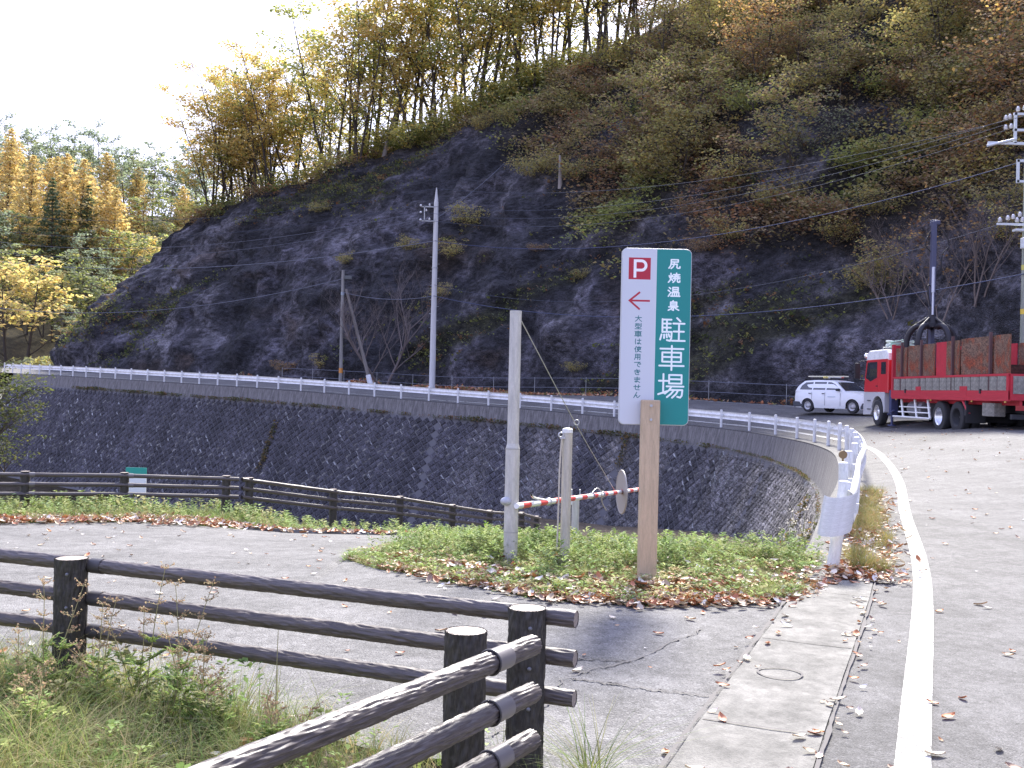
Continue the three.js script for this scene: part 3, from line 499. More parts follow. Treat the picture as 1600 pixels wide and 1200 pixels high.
// ------------------------------------------------------------------ imitation-log fences
const barkCol = { post: C(0.055, 0.048, 0.042), rail: C(0.15, 0.125, 0.115) };
const logPostMat = std(barkCol.post, 0.55, { map: scaled(streakMap, 1, 3) }), logRailMat = std(barkCol.rail, 0.5, { map: scaled(streakMap, 2, 2) }), logCapMat = std(C(0.5, 0.43, 0.4), 0.7, { map: scaled(concreteMap, 3) }), collarMat = std(C(0.16, 0.145, 0.14), 0.42), collarDark = std(C(0.05, 0.045, 0.045), 0.5);
function logGeo(L, r, nr, nl, depth, seed, freq = 9) {   // a log along +y with wandering bark ridges
  const g = new THREE.CylinderGeometry(r, r, L, nr, nl, true).translate(0, L / 2, 0), p = g.attributes.position;
  for (let i = 0; i < p.count; i++) {
    const x = p.getX(i), y = p.getY(i), z = p.getZ(i), a = Math.atan2(z, x), cx = Math.cos(a) * freq * 0.32, cz = Math.sin(a) * freq * 0.32;
    const ridge = 1 - Math.abs(noise(cx * 2.2 + seed, y * 7.5, cz * 2.2) * 1.5 + noise(cx * 4.6, y * 19 + seed, cz * 4.6) * 0.8) * 2.1, k = 1 + depth * (clamp(ridge, -1, 1) - 0.3) / r;
    p.setXYZ(i, x * k, y, z * k);
  }
  g.computeVertexNormals();
  // weld the seam's normals
  const n = g.attributes.normal, w = nr + 1; for (let j = 0; j <= nl; j++) { const a = j * w, b = a + nr, m = V(n.getX(a) + n.getX(b), n.getY(a) + n.getY(b), n.getZ(a) + n.getZ(b)).normalize(); n.setXYZ(a, m.x, m.y, m.z); n.setXYZ(b, m.x, m.y, m.z); }
  return g;
}
const diskGeo = (r, n = 28) => new THREE.CircleGeometry(r, n).rotateX(-Math.PI / 2);
function orient(m, a, b) { m.position.copy(a); m.quaternion.setFromUnitVectors(V(0, 1, 0), b.clone().sub(a).normalize()); return m; }
function logPost(parent, p, h, r, fine, seed) {
  const m = part('post', logGeo(h, r, fine ? 72 : 20, fine ? 60 : 10, fine ? 0.006 : 0.004, seed, fine ? 22 : 12), logPostMat, parent); m.position.copy(p);
  const cap = part('post_top', mg([diskGeo(r * 0.985, fine ? 40 : 18).translate(0, h - 0.002, 0)]), logCapMat, m);
  return m;
}
const boltMat = std(C(0.16, 0.16, 0.17), 0.6, { metalness: 0.3 });
const RAILS = [0.705, 0.54, 0.375];
function bolts(post, side, n = 3) { for (const h of RAILS) part('bolt', new THREE.SphereGeometry(0.009, 8, 6).translate(side.x, h - 0.03, side.z - 0.002), boltMat, post); }
// near fence, first run: across the lower left of the drive
{
  const t = thing('log_fence', 'dark log-style fence with three rails crossing the foreground drive at left', 'fence');
  const P = [[-2.19 - 2.42, 6.25], [-2.19, 5.3], [0.085, 4.4]].map(([x, d]) => V(x, lowY(x, -d), -d));
  P.forEach((p, i) => { const m = logPost(t, p, 0.745, 0.078, true, 3 + i * 7); if (i) bolts(m, V(0.012, 0, 0.083)); });
  const back = V(0.3, 0, -0.95).multiplyScalar(0.06);
  for (const [k, h] of RAILS.entries()) {
    const pts = P.map((p) => p.clone().add(back).add(V(0, h, 0)));
    const runs = [[pts[0].clone().add(V(-1.2, 0.02, -0.5)), pts[1]], [pts[1], pts[2].clone().addScaledVector(pts[2].clone().sub(pts[1]).normalize(), 0.2)]];
    runs.forEach(([a, b], q) => {
      const L = a.distanceTo(b), m = orient(part('rail', logGeo(L, 0.035, 40, Math.round(L * 90), 0.003, 11 + k * 5 + q * 3, 14), logRailMat, t), a, b);
      if (q) { part('rail_end', diskGeo(0.034, 20).translate(0, L - 0.003, 0), logCapMat, m); part('collar', new THREE.CylinderGeometry(0.0385, 0.0385, 0.07, 24, 1, true).translate(0, 0.12, 0), collarDark, m); }
    });
  }
}
// near fence, second run: towards the camera, sunlit rails
{
  const t = thing('log_fence', 'log-style fence run with sunlit grey rails slanting to the lower left corner', 'fence');
  const ends = [[833, 1004, 3.72], [833, 1078, 3.72], [831, 1151, 3.72]], far = [[300, 1193, 2.36], [555, 1197, 2.85], [720, 1200, 3.22]];
  const pd = 4.02, p = place(728, 985, pd); const base = V(p.x, -0.01, p.z);
  logPost(t, base, p.y - base.y, 0.079, true, 41);
  ends.forEach(([x, y, d], k) => {
    const a = place(x, y + 4, d), q = place(far[k][0], far[k][1], far[k][2]); let dir = q.clone().sub(a); dir.y = 0; if (k) { dir = t.userData.dir.clone(); } else t.userData.dir = dir.clone();
    dir.normalize(); const L = 3.1, b = a.clone().addScaledVector(dir, L), m = orient(part('rail', logGeo(L, 0.036, 56, 330, 0.0036, 23 + k * 6, 15), logRailMat, t), a, b);
    part('rail_end', diskGeo(0.035, 20).rotateX(Math.PI).translate(0, 0.004, 0), logCapMat, m);
    part('collar', new THREE.CylinderGeometry(0.0405, 0.0405, 0.1, 30, 1, true).translate(0, 0.24, 0), collarMat, m);
    part('collar_lip', new THREE.TorusGeometry(0.041, 0.004, 6, 30).rotateX(Math.PI / 2).translate(0, 0.29, 0), collarDark, m);
  });
  delete t.userData.dir;
}
// far fences along the drive
function farFence(label, pts, extraA, extraB) {
  const t = thing('log_fence', label, 'fence');
  const P = pts.map(([x, d, top]) => V(x, top - 0.76, -d));
  P.forEach((p, i) => logPost(t, p, 0.76, 0.078, false, 60 + i));
  for (const h of RAILS) for (let i = 0; i < P.length - 1; i++) {
    const dir = P[i + 1].clone().sub(P[i]), off = V(dir.z, 0, -dir.x).normalize().multiplyScalar(-0.05), a = P[i].clone().add(V(0, h, 0)).add(off), b = P[i + 1].clone().add(V(0, h, 0)).add(off);
    if (!i) a.addScaledVector(dir.clone().normalize(), -extraA); if (i === P.length - 2) b.addScaledVector(dir.clone().normalize(), extraB);
    const L = a.distanceTo(b), m = orient(part('rail', logGeo(L, 0.036, 14, 12, 0.003, i * 3 + h, 9), logRailMat, t), a, b);
    if (i) part('collar', new THREE.CylinderGeometry(0.043, 0.043, 0.09, 14, 1, true).translate(0, 0.1, 0), collarMat, m);
  }
}
const topAt = (px, py, d) => { const p = place(px, py, d); return [p.x, d, p.y]; };
farFence('dark log-style fence at the far left edge of the drive above the gully', [topAt(-112, 735, 17.3), topAt(40, 736, 18), topAt(195, 738, 18.8), topAt(354, 743, 19.6)], 0.4, 0.22);
farFence('dark log-style fence running downhill behind the weedy island', [topAt(390, 746, 19.8), topAt(521, 764, 21.6), topAt(625, 775, 23.4), topAt(707, 788, 25.2), topAt(765, 797, 27), topAt(815, 800, 28.6), topAt(838, 806, 30)], 0.22, 0.25);
// little notice board behind the far fence
{
  const p = place(212, 772, 20.6), t = thing('notice_board', 'small green and white notice board behind the far log fence', 'notice board', [p.x, p.y - 0.55, p.z]);
  part('stake', rod(V(0, -0.1, -0.02), V(0, 0.95, -0.02), 0.02), M.galv, t);
  const bp = part('board', box(0.4, 0.55, 0.018, 0, 0.79, 0), std(C(0.72, 0.75, 0.78), 0.5), t);
  part('green_band', box(0.402, 0.15, 0.021, 0, 0.992, 0.001), std(C(0.02, 0.3, 0.25), 0.5), bp);
}

// ------------------------------------------------------------------ vehicles (local x ahead, y up, z to the right)
const paintRed = new THREE.MeshPhysicalMaterial({ color: C(0.6, 0.02, 0.03), roughness: 0.4, clearcoat: 0.5, clearcoatRoughness: 0.2, side: THREE.DoubleSide });
const redDull = std(C(0.52, 0.025, 0.045), 0.6, { map: scaled(wearMap, 0.6) }), silver = std(C(0.5, 0.5, 0.52), 0.45), glass = new THREE.MeshPhysicalMaterial({ color: C(0.03, 0.035, 0.045), roughness: 0.06, clearcoat: 1, clearcoatRoughness: 0.03 });
const rustMat = std(C(0.6, 0.46, 0.37), 0.85, { map: scaled(makeTexture(256, (i, x, y) => { const j = y * 2 * 512 + x * 2; const k = N8[j] * 0.6 + N32[j] * 0.4, s = smoothstep(k, 0.36, 0.76) * 0.8, m = 0.75 + (N128[j] - 0.5) * 0.5; return [lerp(0.72, 0.86, s) * m, lerp(0.64, 0.42, s) * m, lerp(0.58, 0.26, s) * m]; }, true), 0.35) });
const boardGrey = std(C(0.4, 0.39, 0.37), 0.85, { map: scaled(concreteMap, 0.9) }), chassisMat = std(C(0.028, 0.028, 0.032), 0.75), chrome = std(C(0.75, 0.75, 0.78), 0.25, { metalness: 0.8 });
function wheel(parent, name, x, y, z, r, w, rimR, rimMat, dual, dish = 0.06) {
  const side = Math.sign(z), g = new THREE.Group(); g.name = name; g.position.set(x, y, z); parent.add(g);
  const prof = [[rimR, -w / 2], [r * 0.9, -w / 2], [r * 0.985, -w * 0.4], [r, -w * 0.2], [r, w * 0.2], [r * 0.985, w * 0.4], [r * 0.9, w / 2], [rimR, w / 2]].map(([a, b]) => new THREE.Vector2(a, b));
  const parts = [new THREE.LatheGeometry(prof, 36).rotateX(Math.PI / 2)]; if (dual) parts.push(new THREE.LatheGeometry(prof, 30).rotateX(Math.PI / 2).translate(0, 0, -side * (w + 0.05)));
  part('tyre', mg(parts), M.rubber, g);
  const rp = [[0.001, w / 2 - dish - 0.0], [rimR * 0.35, w / 2 - dish], [rimR * 0.42, w / 2 - dish - 0.05], [rimR * 0.75, w / 2 - dish - 0.06], [rimR * 0.88, w / 2 - 0.03], [rimR, w / 2 - 0.005], [rimR * 1.03, w / 2 + 0.004]].map(([a, b]) => new THREE.Vector2(a, b));
  const rim = new THREE.LatheGeometry(rp, 30).rotateX(Math.PI / 2); if (side < 0) rim.rotateY(Math.PI);
  part('rim', rim, rimMat, g);
  const hubs = []; for (let k = 0; k < 8; k++) { const a = k / 8 * Math.PI * 2; hubs.push(new THREE.CylinderGeometry(0.018 * r * 2, 0.018 * r * 2, 0.03, 6).rotateX(Math.PI / 2).translate(Math.cos(a) * rimR * 0.55, Math.sin(a) * rimR * 0.55, side * (w / 2 - dish - 0.04))); }
  part('wheel_nuts', mg(hubs), M.steel, g);
  return g;
}
function sideShape(pts) { const s = new THREE.Shape(); pts.forEach(([x, y], i) => (i ? s.lineTo(x, y) : s.moveTo(x, y))); return s; }
function slab(pts, z0, z1, bevel = 0.02) { const g = new THREE.ExtrudeGeometry(sideShape(pts), { depth: z1 - z0 - bevel * 2, bevelEnabled: bevel > 0, bevelSize: bevel, bevelThickness: bevel, bevelSegments: 2 }); return g.translate(0, 0, z0 + bevel); }
{
  const y0 = roadYAt(14, -37) + 0.02;
  const t = thing('grapple_truck', 'red flatbed truck with rusty high side panels and a folded grapple crane', 'truck', [15.05, y0, -40], THREE.MathUtils.degToRad(91));
  const P = (n, g, m, p = t) => part(n, g, m, p);
  // chassis
  P('chassis', mg([box(11.2, 0.26, 0.1, -4.6, 0.82, -0.42), box(11.2, 0.26, 0.1, -4.6, 0.82, 0.42), ...[-1, -3, -5, -7, -9, -10].map((x) => box(0.1, 0.2, 0.85, x, 0.82, 0)), box(0.25, 0.2, 2.1, 0, 0.5, 0), box(0.3, 0.3, 2, -5.5, 0.5, 0), box(0.3, 0.3, 2, -6.82, 0.5, 0), box(1.3, 0.7, 0.6, 0.2, 0.85, 0)]), chassisMat);
  for (const s of [-1, 1]) {
    const f = wheel(t, 'wheel', 0, 0.5, s * 1.07, 0.5, 0.28, 0.29, chrome, false, 0.02);
    wheel(t, 'wheel', -5.5, 0.5, s * 1.06, 0.5, 0.26, 0.29, chrome, true, 0.16); wheel(t, 'wheel', -6.82, 0.5, s * 1.06, 0.5, 0.26, 0.29, s < 0 ? chassisMat : chrome, true, 0.16);
  }
  // cab
  const cab = P('cab', slab([[-0.98, 1.28], [-0.98, 2.56], [1.17, 2.56], [1.36, 1.9], [1.44, 1.28]], -1.2, 1.2, 0.04), paintRed);
  P('roof', slab([[-0.98, 2.52], [-0.98, 2.7], [-0.82, 2.82], [0.92, 2.82], [1.14, 2.7], [1.19, 2.52]], -1.205, 1.205, 0.05), M.white, cab);
  P('windshield', slab([[1.2, 2.5], [1.235, 2.5], [1.43, 1.76], [1.39, 1.76]], -1.08, 1.08, 0), glass, cab);
  for (const s of [-1, 1]) {
    const z = s * 1.2, d = P('door', slab([[-0.12, 1.3], [-0.12, 2.5], [1.1, 2.5], [1.3, 1.85], [1.36, 1.3]], s < 0 ? -1.218 : 1.19, s < 0 ? -1.19 : 1.218, 0.006), paintRed, cab);
    P('window', slab([[0.02, 1.82], [0.02, 2.42], [1.02, 2.42], [1.2, 1.82], [0.7, 1.68]], s < 0 ? -1.226 : 1.2, s < 0 ? -1.2 : 1.226, 0), glass, d);
    P('handle', box(0.16, 0.035, 0.02, 0.02, 1.5, s * 1.225), M.black, d);
    P('quarter_window', slab([[-0.82, 1.95], [-0.82, 2.4], [-0.35, 2.4], [-0.35, 1.95]], s < 0 ? -1.208 : 1.2, s < 0 ? -1.2 : 1.208, 0), glass, cab);
    // lower skirt with wheel arch
    const arc = []; for (let k = 0; k <= 10; k++) { const a = Math.PI * k / 10; arc.push([-Math.cos(a) * 0.64, 0.52 + Math.sin(a) * 0.62]); }
    P('fender', slab([[-0.7, 1.27], [-0.7, 0.55], ...arc, [0.72, 0.42], [1.42, 0.42], [1.46, 0.9], [1.45, 1.27]], s < 0 ? -1.2 : 0.95, s < 0 ? -0.95 : 1.2, 0.015), silver);
    P('step', mg([box(0.35, 0.03, 0.18, 0.85, 0.62, s * 1.14), box(0.3, 0.03, 0.16, 0.85, 0.95, s * 1.16)]), chassisMat);
    const mir = P('mirror', mg([rod(V(1.25, 2.5, s * 1.15), V(1.62, 2.46, s * 1.36), 0.014, 0.014, 6), rod(V(1.36, 1.72, s * 1.15), V(1.62, 1.78, s * 1.36), 0.014, 0.014, 6), rod(V(1.62, 2.48, s * 1.36), V(1.62, 1.76, s * 1.36), 0.014, 0.014, 6), rbox(0.07, 0.42, 0.22, 0.03, 1.63, 2.2, s * 1.42), rbox(0.07, 0.2, 0.22, 0.03, 1.63, 1.9, s * 1.42)]), M.black);
    P('indicator', new THREE.SphereGeometry(0.05, 10, 8).translate(1.5, 1.45, s * 1.12), std(C(0.6, 0.5, 0.4), 0.3));
  }
  P('mirror', mg([rod(V(1.15, 2.7, -0.9), V(1.66, 2.78, -1.05), 0.014, 0.014, 6), rod(V(1.2, 2.55, -0.6), V(1.66, 2.78, -1.05), 0.012, 0.012, 6), new THREE.SphereGeometry(0.1, 14, 10).scale(0.6, 1, 1).translate(1.68, 2.7, -1.05)]), chrome);
  P('bumper', rbox(0.2, 0.42, 2.36, 0.04, 1.48, 0.58, 0), silver); P('grille', box(0.03, 0.45, 1.6, 1.47, 1.1, 0), M.black);
  for (const s of [-1, 1]) P('headlight', rbox(0.06, 0.18, 0.4, 0.02, 1.57, 0.6, s * 0.85), chrome);
  // coils of rope and gear on the roof
  const r = random(91);
  P('roof_rack', mg([rod(V(-0.8, 2.98, -0.9), V(-0.8, 2.98, 0.9), 0.02), rod(V(0.3, 2.98, -0.9), V(0.3, 2.98, 0.9), 0.02), rod(V(-0.8, 2.98, -0.9), V(0.3, 2.98, -0.9), 0.02), rod(V(-0.8, 2.98, 0.9), V(0.3, 2.98, 0.9), 0.02), ...[[-0.8, -0.9], [0.3, -0.9], [-0.8, 0.9], [0.3, 0.9]].map(([x, z]) => rod(V(x, 2.8, z), V(x, 2.98, z), 0.018))]), M.galv);
  for (const [x, z, c] of [[-0.55, -0.7, C(0.25, 0.4, 0.33)], [0.05, -0.65, C(0.55, 0.6, 0.55)], [-0.3, -0.2, C(0.3, 0.42, 0.36)]]) P('hose_coil', mg([0, 1, 2, 3].map((k) => new THREE.TorusGeometry(0.2 + 0.02 * r(), 0.035, 6, 18).rotateX(Math.PI / 2 + (r() - 0.5) * 0.5).translate(x, 3.02 + k * 0.055, z))), std(c, 0.6));
  // bed
  const X0 = -1.62, X1 = -10.3, L = X0 - X1, cx = (X0 + X1) / 2;
  P('bed_floor', mg([box(L, 0.12, 2.44, cx, 1.13, 0), box(L, 0.16, 0.08, cx, 1.0, -0.9), box(L, 0.16, 0.08, cx, 1.0, 0.9)]), redDull);
  P('headboard', mg([box(0.1, 1.85, 2.46, X0 + 0.03, 2.05, 0), box(0.16, 1.9, 0.1, X0 + 0.05, 2.05, -1.2), box(0.16, 1.9, 0.1, X0 + 0.05, 2.05, 1.2)]), redDull);
  for (const s of [-1, 1]) {
    const z = s * 1.235, gate = new THREE.Group(); gate.name = 'side_gate'; t.add(gate);
    P('gate_rail', mg([box(L, 0.3, 0.07, cx, 1.19, z), box(L, 0.07, 0.07, cx, 1.79, z), box(0.12, 0.72, 0.075, X0 - 0.02, 1.44, z), box(0.12, 0.72, 0.075, X1 + 0.06, 1.44, z), box(0.42, 0.3, 0.076, -4.0, 1.32, z), box(0.5, 0.3, 0.076, -7.45, 1.32, z)]), redDull, gate);
    const n = 15; for (let k = 0; k < n; k++) { const w = (L - 0.25) / n; P('board', rbox(w - 0.045, 0.42, 0.05, 0.012, X0 - 0.12 - w * (k + 0.5), 1.55, z), boardGrey, gate); }
    P('latch', mg([box(0.08, 0.14, 0.05, -2.9, 1.32, z + s * 0.04), box(0.08, 0.14, 0.05, -8.6, 1.32, z + s * 0.04)]), chassisMat, gate);
    // high panels
    const spans = [[-1.75, -2.75, 2.86, rustMat], [-2.78, -4.1, 2.9, rustMat], [-4.12, -5.1, 2.9, rustMat], [-5.14, -5.95, 2.92, redDull], [-6.0, -6.95, 2.92, rustMat], [-7.0, -9.2, 2.95, rustMat], [-9.25, -10.2, 2.95, rustMat]];
    spans.forEach(([a, b, h, m], k) => P('high_panel', box(a - b, h - 1.8, 0.03, (a + b) / 2, (h + 1.8) / 2, s * (1.17 - (k % 2) * 0.035)), m));
    for (const x of [-2.4, -4.1, -6.55, -9.1]) P('stake', box(0.09, 1.75, 0.07, x, 2.18, s * 1.225), std(C(0.1, 0.05, 0.05), 0.7));
    // under the bed
    P('side_guard', mg([rod(V(-1.5, 0.4, s * 1.15), V(-4.75, 0.4, s * 1.15), 0.035), rod(V(-2.0, 0.58, s * 1.15), V(-4.75, 0.58, s * 1.15), 0.025), rod(V(-2.1, 0.76, s * 1.15), V(-4.75, 0.76, s * 1.15), 0.025), ...[-2.3, -3.5, -4.6].map((x) => rod(V(x - 0.15, 0.4, s * 1.15), V(x + 0.12, 1.02, s * 1.12), 0.045))]), M.white);
    P('mudguard', mg([box(0.03, 0.55, 0.6, -7.75, 0.62, s * 1.0), box(0.1, 0.5, 0.08, -7.5, 0.82, s * 1.18).rotateZ(0)]), M.rubber);
    P('guard_bracket', rod(V(-7.3, 1.03, s * 1.2), V(-7.75, 0.62, s * 1.2), 0.045), redDull);
    P('tool_box', rbox(0.75, 0.4, 0.35, 0.02, -8.9, 0.78, s * 1.0), boardGrey);
    P('outrigger', mg([box(0.22, 0.9, 0.25, -1.25, 0.9, s * 1.05), rod(V(-1.25, 0.5, s * 1.1), V(-1.25, 0.08, s * 1.1), 0.05), new THREE.CylinderGeometry(0.15, 0.15, 0.05, 14).translate(-1.25, 0.06, s * 1.1), rod(V(-1.0, 0.45, s * 1.16), V(-1.6, 0.62, s * 1.16), 0.035)]), std(C(0.05, 0.06, 0.14), 0.5));
    P('marker_lamp', mg([-2, -5, -8, -10.1].map((x) => box(0.07, 0.05, 0.03, x, 1.02, s * 1.25))), std(C(0.6, 0.4, 0.1), 0.4));
  }
  P('fuel_tank', new THREE.CylinderGeometry(0.3, 0.3, 1.2, 20).rotateZ(Math.PI / 2).translate(-3.2, 0.7, -0.8), std(C(0.2, 0.2, 0.22), 0.5));
  const gate = P('tail_gate', mg([box(0.07, 0.75, 2.44, X1 - 0.02, 1.44, 0)]), redDull); for (let k = 0; k < 5; k++) P('board', box(0.05, 0.5, 0.42, X1 - 0.05, 1.5, -0.95 + k * 0.475), boardGrey, gate);
  P('rear_bumper', box(0.12, 0.14, 2.2, X1 + 0.15, 0.6, 0), chassisMat);
  for (const s of [-1, 1]) P('tail_lamp', box(0.06, 0.14, 0.4, X1 - 0.02, 0.85, s * 0.85), std(C(0.35, 0.03, 0.03), 0.4));
  P('number_plate', box(0.02, 0.16, 0.33, X1 - 0.03, 0.72, -0.35), M.whiteDull);
  P('bed_load', mg([box(6, 0.9, 2.2, -6.6, 1.65, 0)]), std(C(0.08, 0.05, 0.04), 0.9, { map: scaled(soilMap, 1) }));
  // crane, folded upright
  const blue = std(C(0.06, 0.065, 0.12), 0.45), kx = -1.95, crane = P('crane_column', mg([box(0.45, 0.9, 0.5, kx, 1.55, 0), new THREE.CylinderGeometry(0.19, 0.22, 1.2, 18).translate(kx, 2.4, 0), rbox(0.22, 2.4, 0.15, 0.02, kx, 4.1, 0.0), rbox(0.2, 2.3, 0.14, 0.02, kx, 6.3, 0.0), rbox(0.24, 0.12, 0.2, 0.02, kx, 7.46, 0)]), blue);
  P('hydraulic_ram', mg([new THREE.CylinderGeometry(0.06, 0.06, 0.9, 12).translate(kx - 0.56, 5.3, -0.2), new THREE.CylinderGeometry(0.04, 0.04, 0.9, 12).translate(kx - 0.56, 4.5, -0.2)]), std(C(0.5, 0.52, 0.6), 0.3, { metalness: 0.4 }), crane);
  P('boom', mg([rbox(0.2, 2.6, 0.16, 0.02, kx - 0.42, 6.1, -0.16), rbox(0.14, 1.5, 0.11, 0.02, kx - 0.42, 4.6, -0.16), rbox(0.5, 0.16, 0.2, 0.03, kx - 0.2, 7.36, -0.03)]), blue, crane);
  for (const s of [-1, 1]) P('hydraulic_hose', tube([V(kx - 0.3, 7.2, s * 0.12), V(kx - 0.35, 6.95, s * 0.3), V(kx - 0.35, 6.55, s * 0.42), V(kx - 0.35, 6.25, s * 0.2), V(kx - 0.35, 5.6, s * 0.16)], 0.022, 6), M.black, crane);
  P('hydraulic_hose', tube([V(kx - 0.42, 5.0, -0.1), V(kx - 0.42, 5.12, -0.32), V(kx - 0.42, 4.7, -0.3), V(kx - 0.42, 4.1, -0.2)], 0.025, 6), M.black, crane);
  const gx = kx - 0.42, gz = -0.16, grab = P('grapple', mg([new THREE.CylinderGeometry(0.1, 0.16, 0.5, 14).translate(gx, 4.12, gz), new THREE.CylinderGeometry(0.2, 0.24, 0.3, 16).translate(gx, 3.8, gz), box(0.5, 0.14, 0.5, gx, 3.68, gz)]), std(C(0.022, 0.02, 0.026), 0.6), crane);
  for (let k = 0; k < 5; k++) {
    const a = k / 5 * Math.PI * 2 + 0.3, dir = V(Math.cos(a), 0, Math.sin(a)), at = (rr, y) => V(gx, y, gz).addScaledVector(dir, rr);
    P('claw', mg([tube([at(0.2, 3.62), at(0.5, 3.66), at(0.76, 3.42), at(0.86, 3.05), at(0.78, 2.65)], 0.1, 8, 18), rod(at(0.78, 2.65), at(0.55, 2.4), 0.1, 0.012, 8), rod(at(0.15, 3.95), at(0.55, 3.7), 0.045, 0.045, 8)]), std(C(0.022, 0.02, 0.026), 0.6), grab);
  }
}
// white estate car parked under the cliff
{
  const front = place(1336, 655, 46.4), rear = place(1264, 650, 48.5), dir = V(front.x - rear.x, 0, front.z - rear.z).normalize();
  const rv = V(-dir.z, 0, dir.x), mid = V(rear.x, 0, rear.z).addScaledVector(rv, -0.7), y0 = roadYAt(mid.x, mid.z) + 0.1;
  const t = thing('estate_car', 'white estate car with a light bar on its roof parked before the truck', 'car', [mid.x, y0, mid.z], Math.atan2(-dir.z, dir.x));
  t.rotation.z = 0;
  const white = new THREE.MeshPhysicalMaterial({ color: C(0.76, 0.78, 0.8), roughness: 0.35, clearcoat: 0.7, clearcoatRoughness: 0.1, side: THREE.DoubleSide }), trim = std(C(0.05, 0.055, 0.07), 0.6), P = (n, g, m, p = t) => part(n, g, m, p);
  // lower body from cross-sections along the length, upper cabin narrower at the roof
  const WB = 2.46, r0 = 0.305, sec = 44, lo = -0.78, hi = WB + 0.86;
  const deck = (x) => (x > WB - 0.2 ? lerp(0.93, 0.72, Math.pow(clamp((x - WB + 0.2) / 1.06, 0, 1), 1.6)) : x < -0.55 ? lerp(0.9, 0.95, (x - lo) / 0.23) : 0.95);
  const half = (x) => 0.835 * (1 - 0.13 * Math.pow(clamp((x - WB - 0.1) / 0.76, 0, 1), 2) - 0.08 * Math.pow(clamp((-0.2 - x) / 0.58, 0, 1), 2));
  const under = (x) => { let y = 0.2; for (const c of [0, WB]) { const e = 0.37 ** 2 - (x - c) ** 2; if (e > 0) y = Math.max(y, 0.27 + Math.sqrt(e)); } return y; };
  const xs = []; for (let i = 0; i <= 120; i++) xs.push(lerp(lo, hi, i / 120));
  for (const s of [-1, 1]) P('body_side', sheet(8, xs.length, (k, i) => { const x = xs[i], a = under(x), b = deck(x), y = lerp(a, b, k / 7), f = half(x); return V(x, y, s * f * (1 - 0.05 * Math.pow((y - 0.55) / 0.4, 2))); }, null, (k, i, p) => [p.x, p.y]), white);
  P('bonnet', sheet(7, 40, (k, i) => { const x = lerp(WB - 0.55, hi, i / 39), z = lerp(-1, 1, k / 6); return V(x, deck(x) + 0.03 * (1 - z * z), z * half(x) * 0.955); }), white);
  P('front_panel', sheet(7, 6, (k, i) => { const z = lerp(-1, 1, k / 6); return V(hi - 0.03 * z * z, lerp(0.2, deck(hi), i / 5), z * half(hi)); }), white);
  P('rear_panel', sheet(7, 6, (k, i) => { const z = lerp(-1, 1, k / 6); return V(lo + 0.02 * z * z, lerp(0.2, 0.95, i / 5), z * half(lo)); }), white);
  P('underside', box(3.9, 0.05, 1.5, WB / 2, 0.24, 0), M.black);
  // cabin
  const prof = [[-0.74, 0.94], [-0.6, 1.2], [-0.32, 1.43], [0.3, 1.47], [1.1, 1.46], [1.42, 1.4], [2.06, 0.94]];
  const wide = (y) => 0.79 - 0.19 * Math.pow(clamp((y - 0.94) / 0.53, 0, 1), 1.4);
  const cabin = P('cabin', sheet(7, 40, (k, i) => { const f = i / 39 * (prof.length - 1), a = Math.min(prof.length - 2, Math.floor(f)), u = f - a, x = lerp(prof[a][0], prof[a + 1][0], u), y = lerp(prof[a][1], prof[a + 1][1], u), z = lerp(-1, 1, k / 6); return V(x, y + 0.02 * (1 - z * z), z * wide(y)); }), white);
  const roofY = (x) => { for (let i = 1; i < prof.length; i++) if (x <= prof[i][0]) return lerp(prof[i - 1][1], prof[i][1], (x - prof[i - 1][0]) / (prof[i][0] - prof[i - 1][0])); return 0.94; };
  for (const s of [-1, 1]) {
    P('cabin_side', sheet(6, 50, (k, i) => { const x = lerp(-0.74, 2.06, i / 49), y = lerp(0.93, roofY(x), k / 5); return V(x, y, s * wide(y)); }), white, cabin);
    for (const pts of [[[-0.5, 1.03], [-0.42, 1.22], [-0.22, 1.36], [0.2, 1.38], [0.2, 1.03]], [[0.27, 1.03], [0.27, 1.385], [0.95, 1.385], [0.95, 1.03]], [[1.02, 1.03], [1.02, 1.385], [1.2, 1.375], [1.42, 1.3], [1.8, 1.03]]]) {
      const sh = new THREE.ShapeGeometry(sideShape(pts)), a = sh.attributes.position; for (let i = 0; i < a.count; i++) a.setZ(i, s * (wide(a.getY(i)) + 0.006)); sh.computeVertexNormals(); P('window', sh, glass, cabin);
    }
    P('door_handle', mg([box(0.13, 0.03, 0.03, 0.12, 0.86, s * 0.835), box(0.13, 0.03, 0.03, 0.88, 0.86, s * 0.835)]), M.black);
    P('door_seam', mg([box(0.012, 0.6, 0.004, 0.98, 0.62, s * 0.838), box(0.012, 0.6, 0.004, 1.83, 0.6, s * 0.838), box(0.012, 0.35, 0.004, 0.24, 0.75, s * 0.838)]), trim);
    P('door_lettering', box(0.42, 0.03, 0.004, 1.35, 0.72, s * 0.839), std(C(0.4, 0.48, 0.55), 0.6));
    P('wing_mirror', rbox(0.12, 0.11, 0.2, 0.03, 1.72, 1.03, s * 0.87), M.black);
    P('headlight', rbox(0.1, 0.12, 0.34, 0.03, hi - 0.06, 0.65, s * 0.5), chrome);
    for (const c of [0, WB]) { wheel(t, 'wheel', c, r0, s * 0.73, r0, 0.17, 0.185, silver, false, 0.02); P('wheel_well', new THREE.CylinderGeometry(0.365, 0.365, 0.3, 26, 1, true, 0, Math.PI).rotateX(Math.PI / 2).rotateZ(Math.PI / 2).translate(c, 0.3, s * 0.66), M.black); }
    P('bumper_corner', mg([rbox(0.55, 0.24, 0.06, 0.025, lo + 0.22, 0.36, s * 0.79), rbox(0.5, 0.26, 0.06, 0.025, hi - 0.2, 0.34, s * 0.77)]), trim);
  }
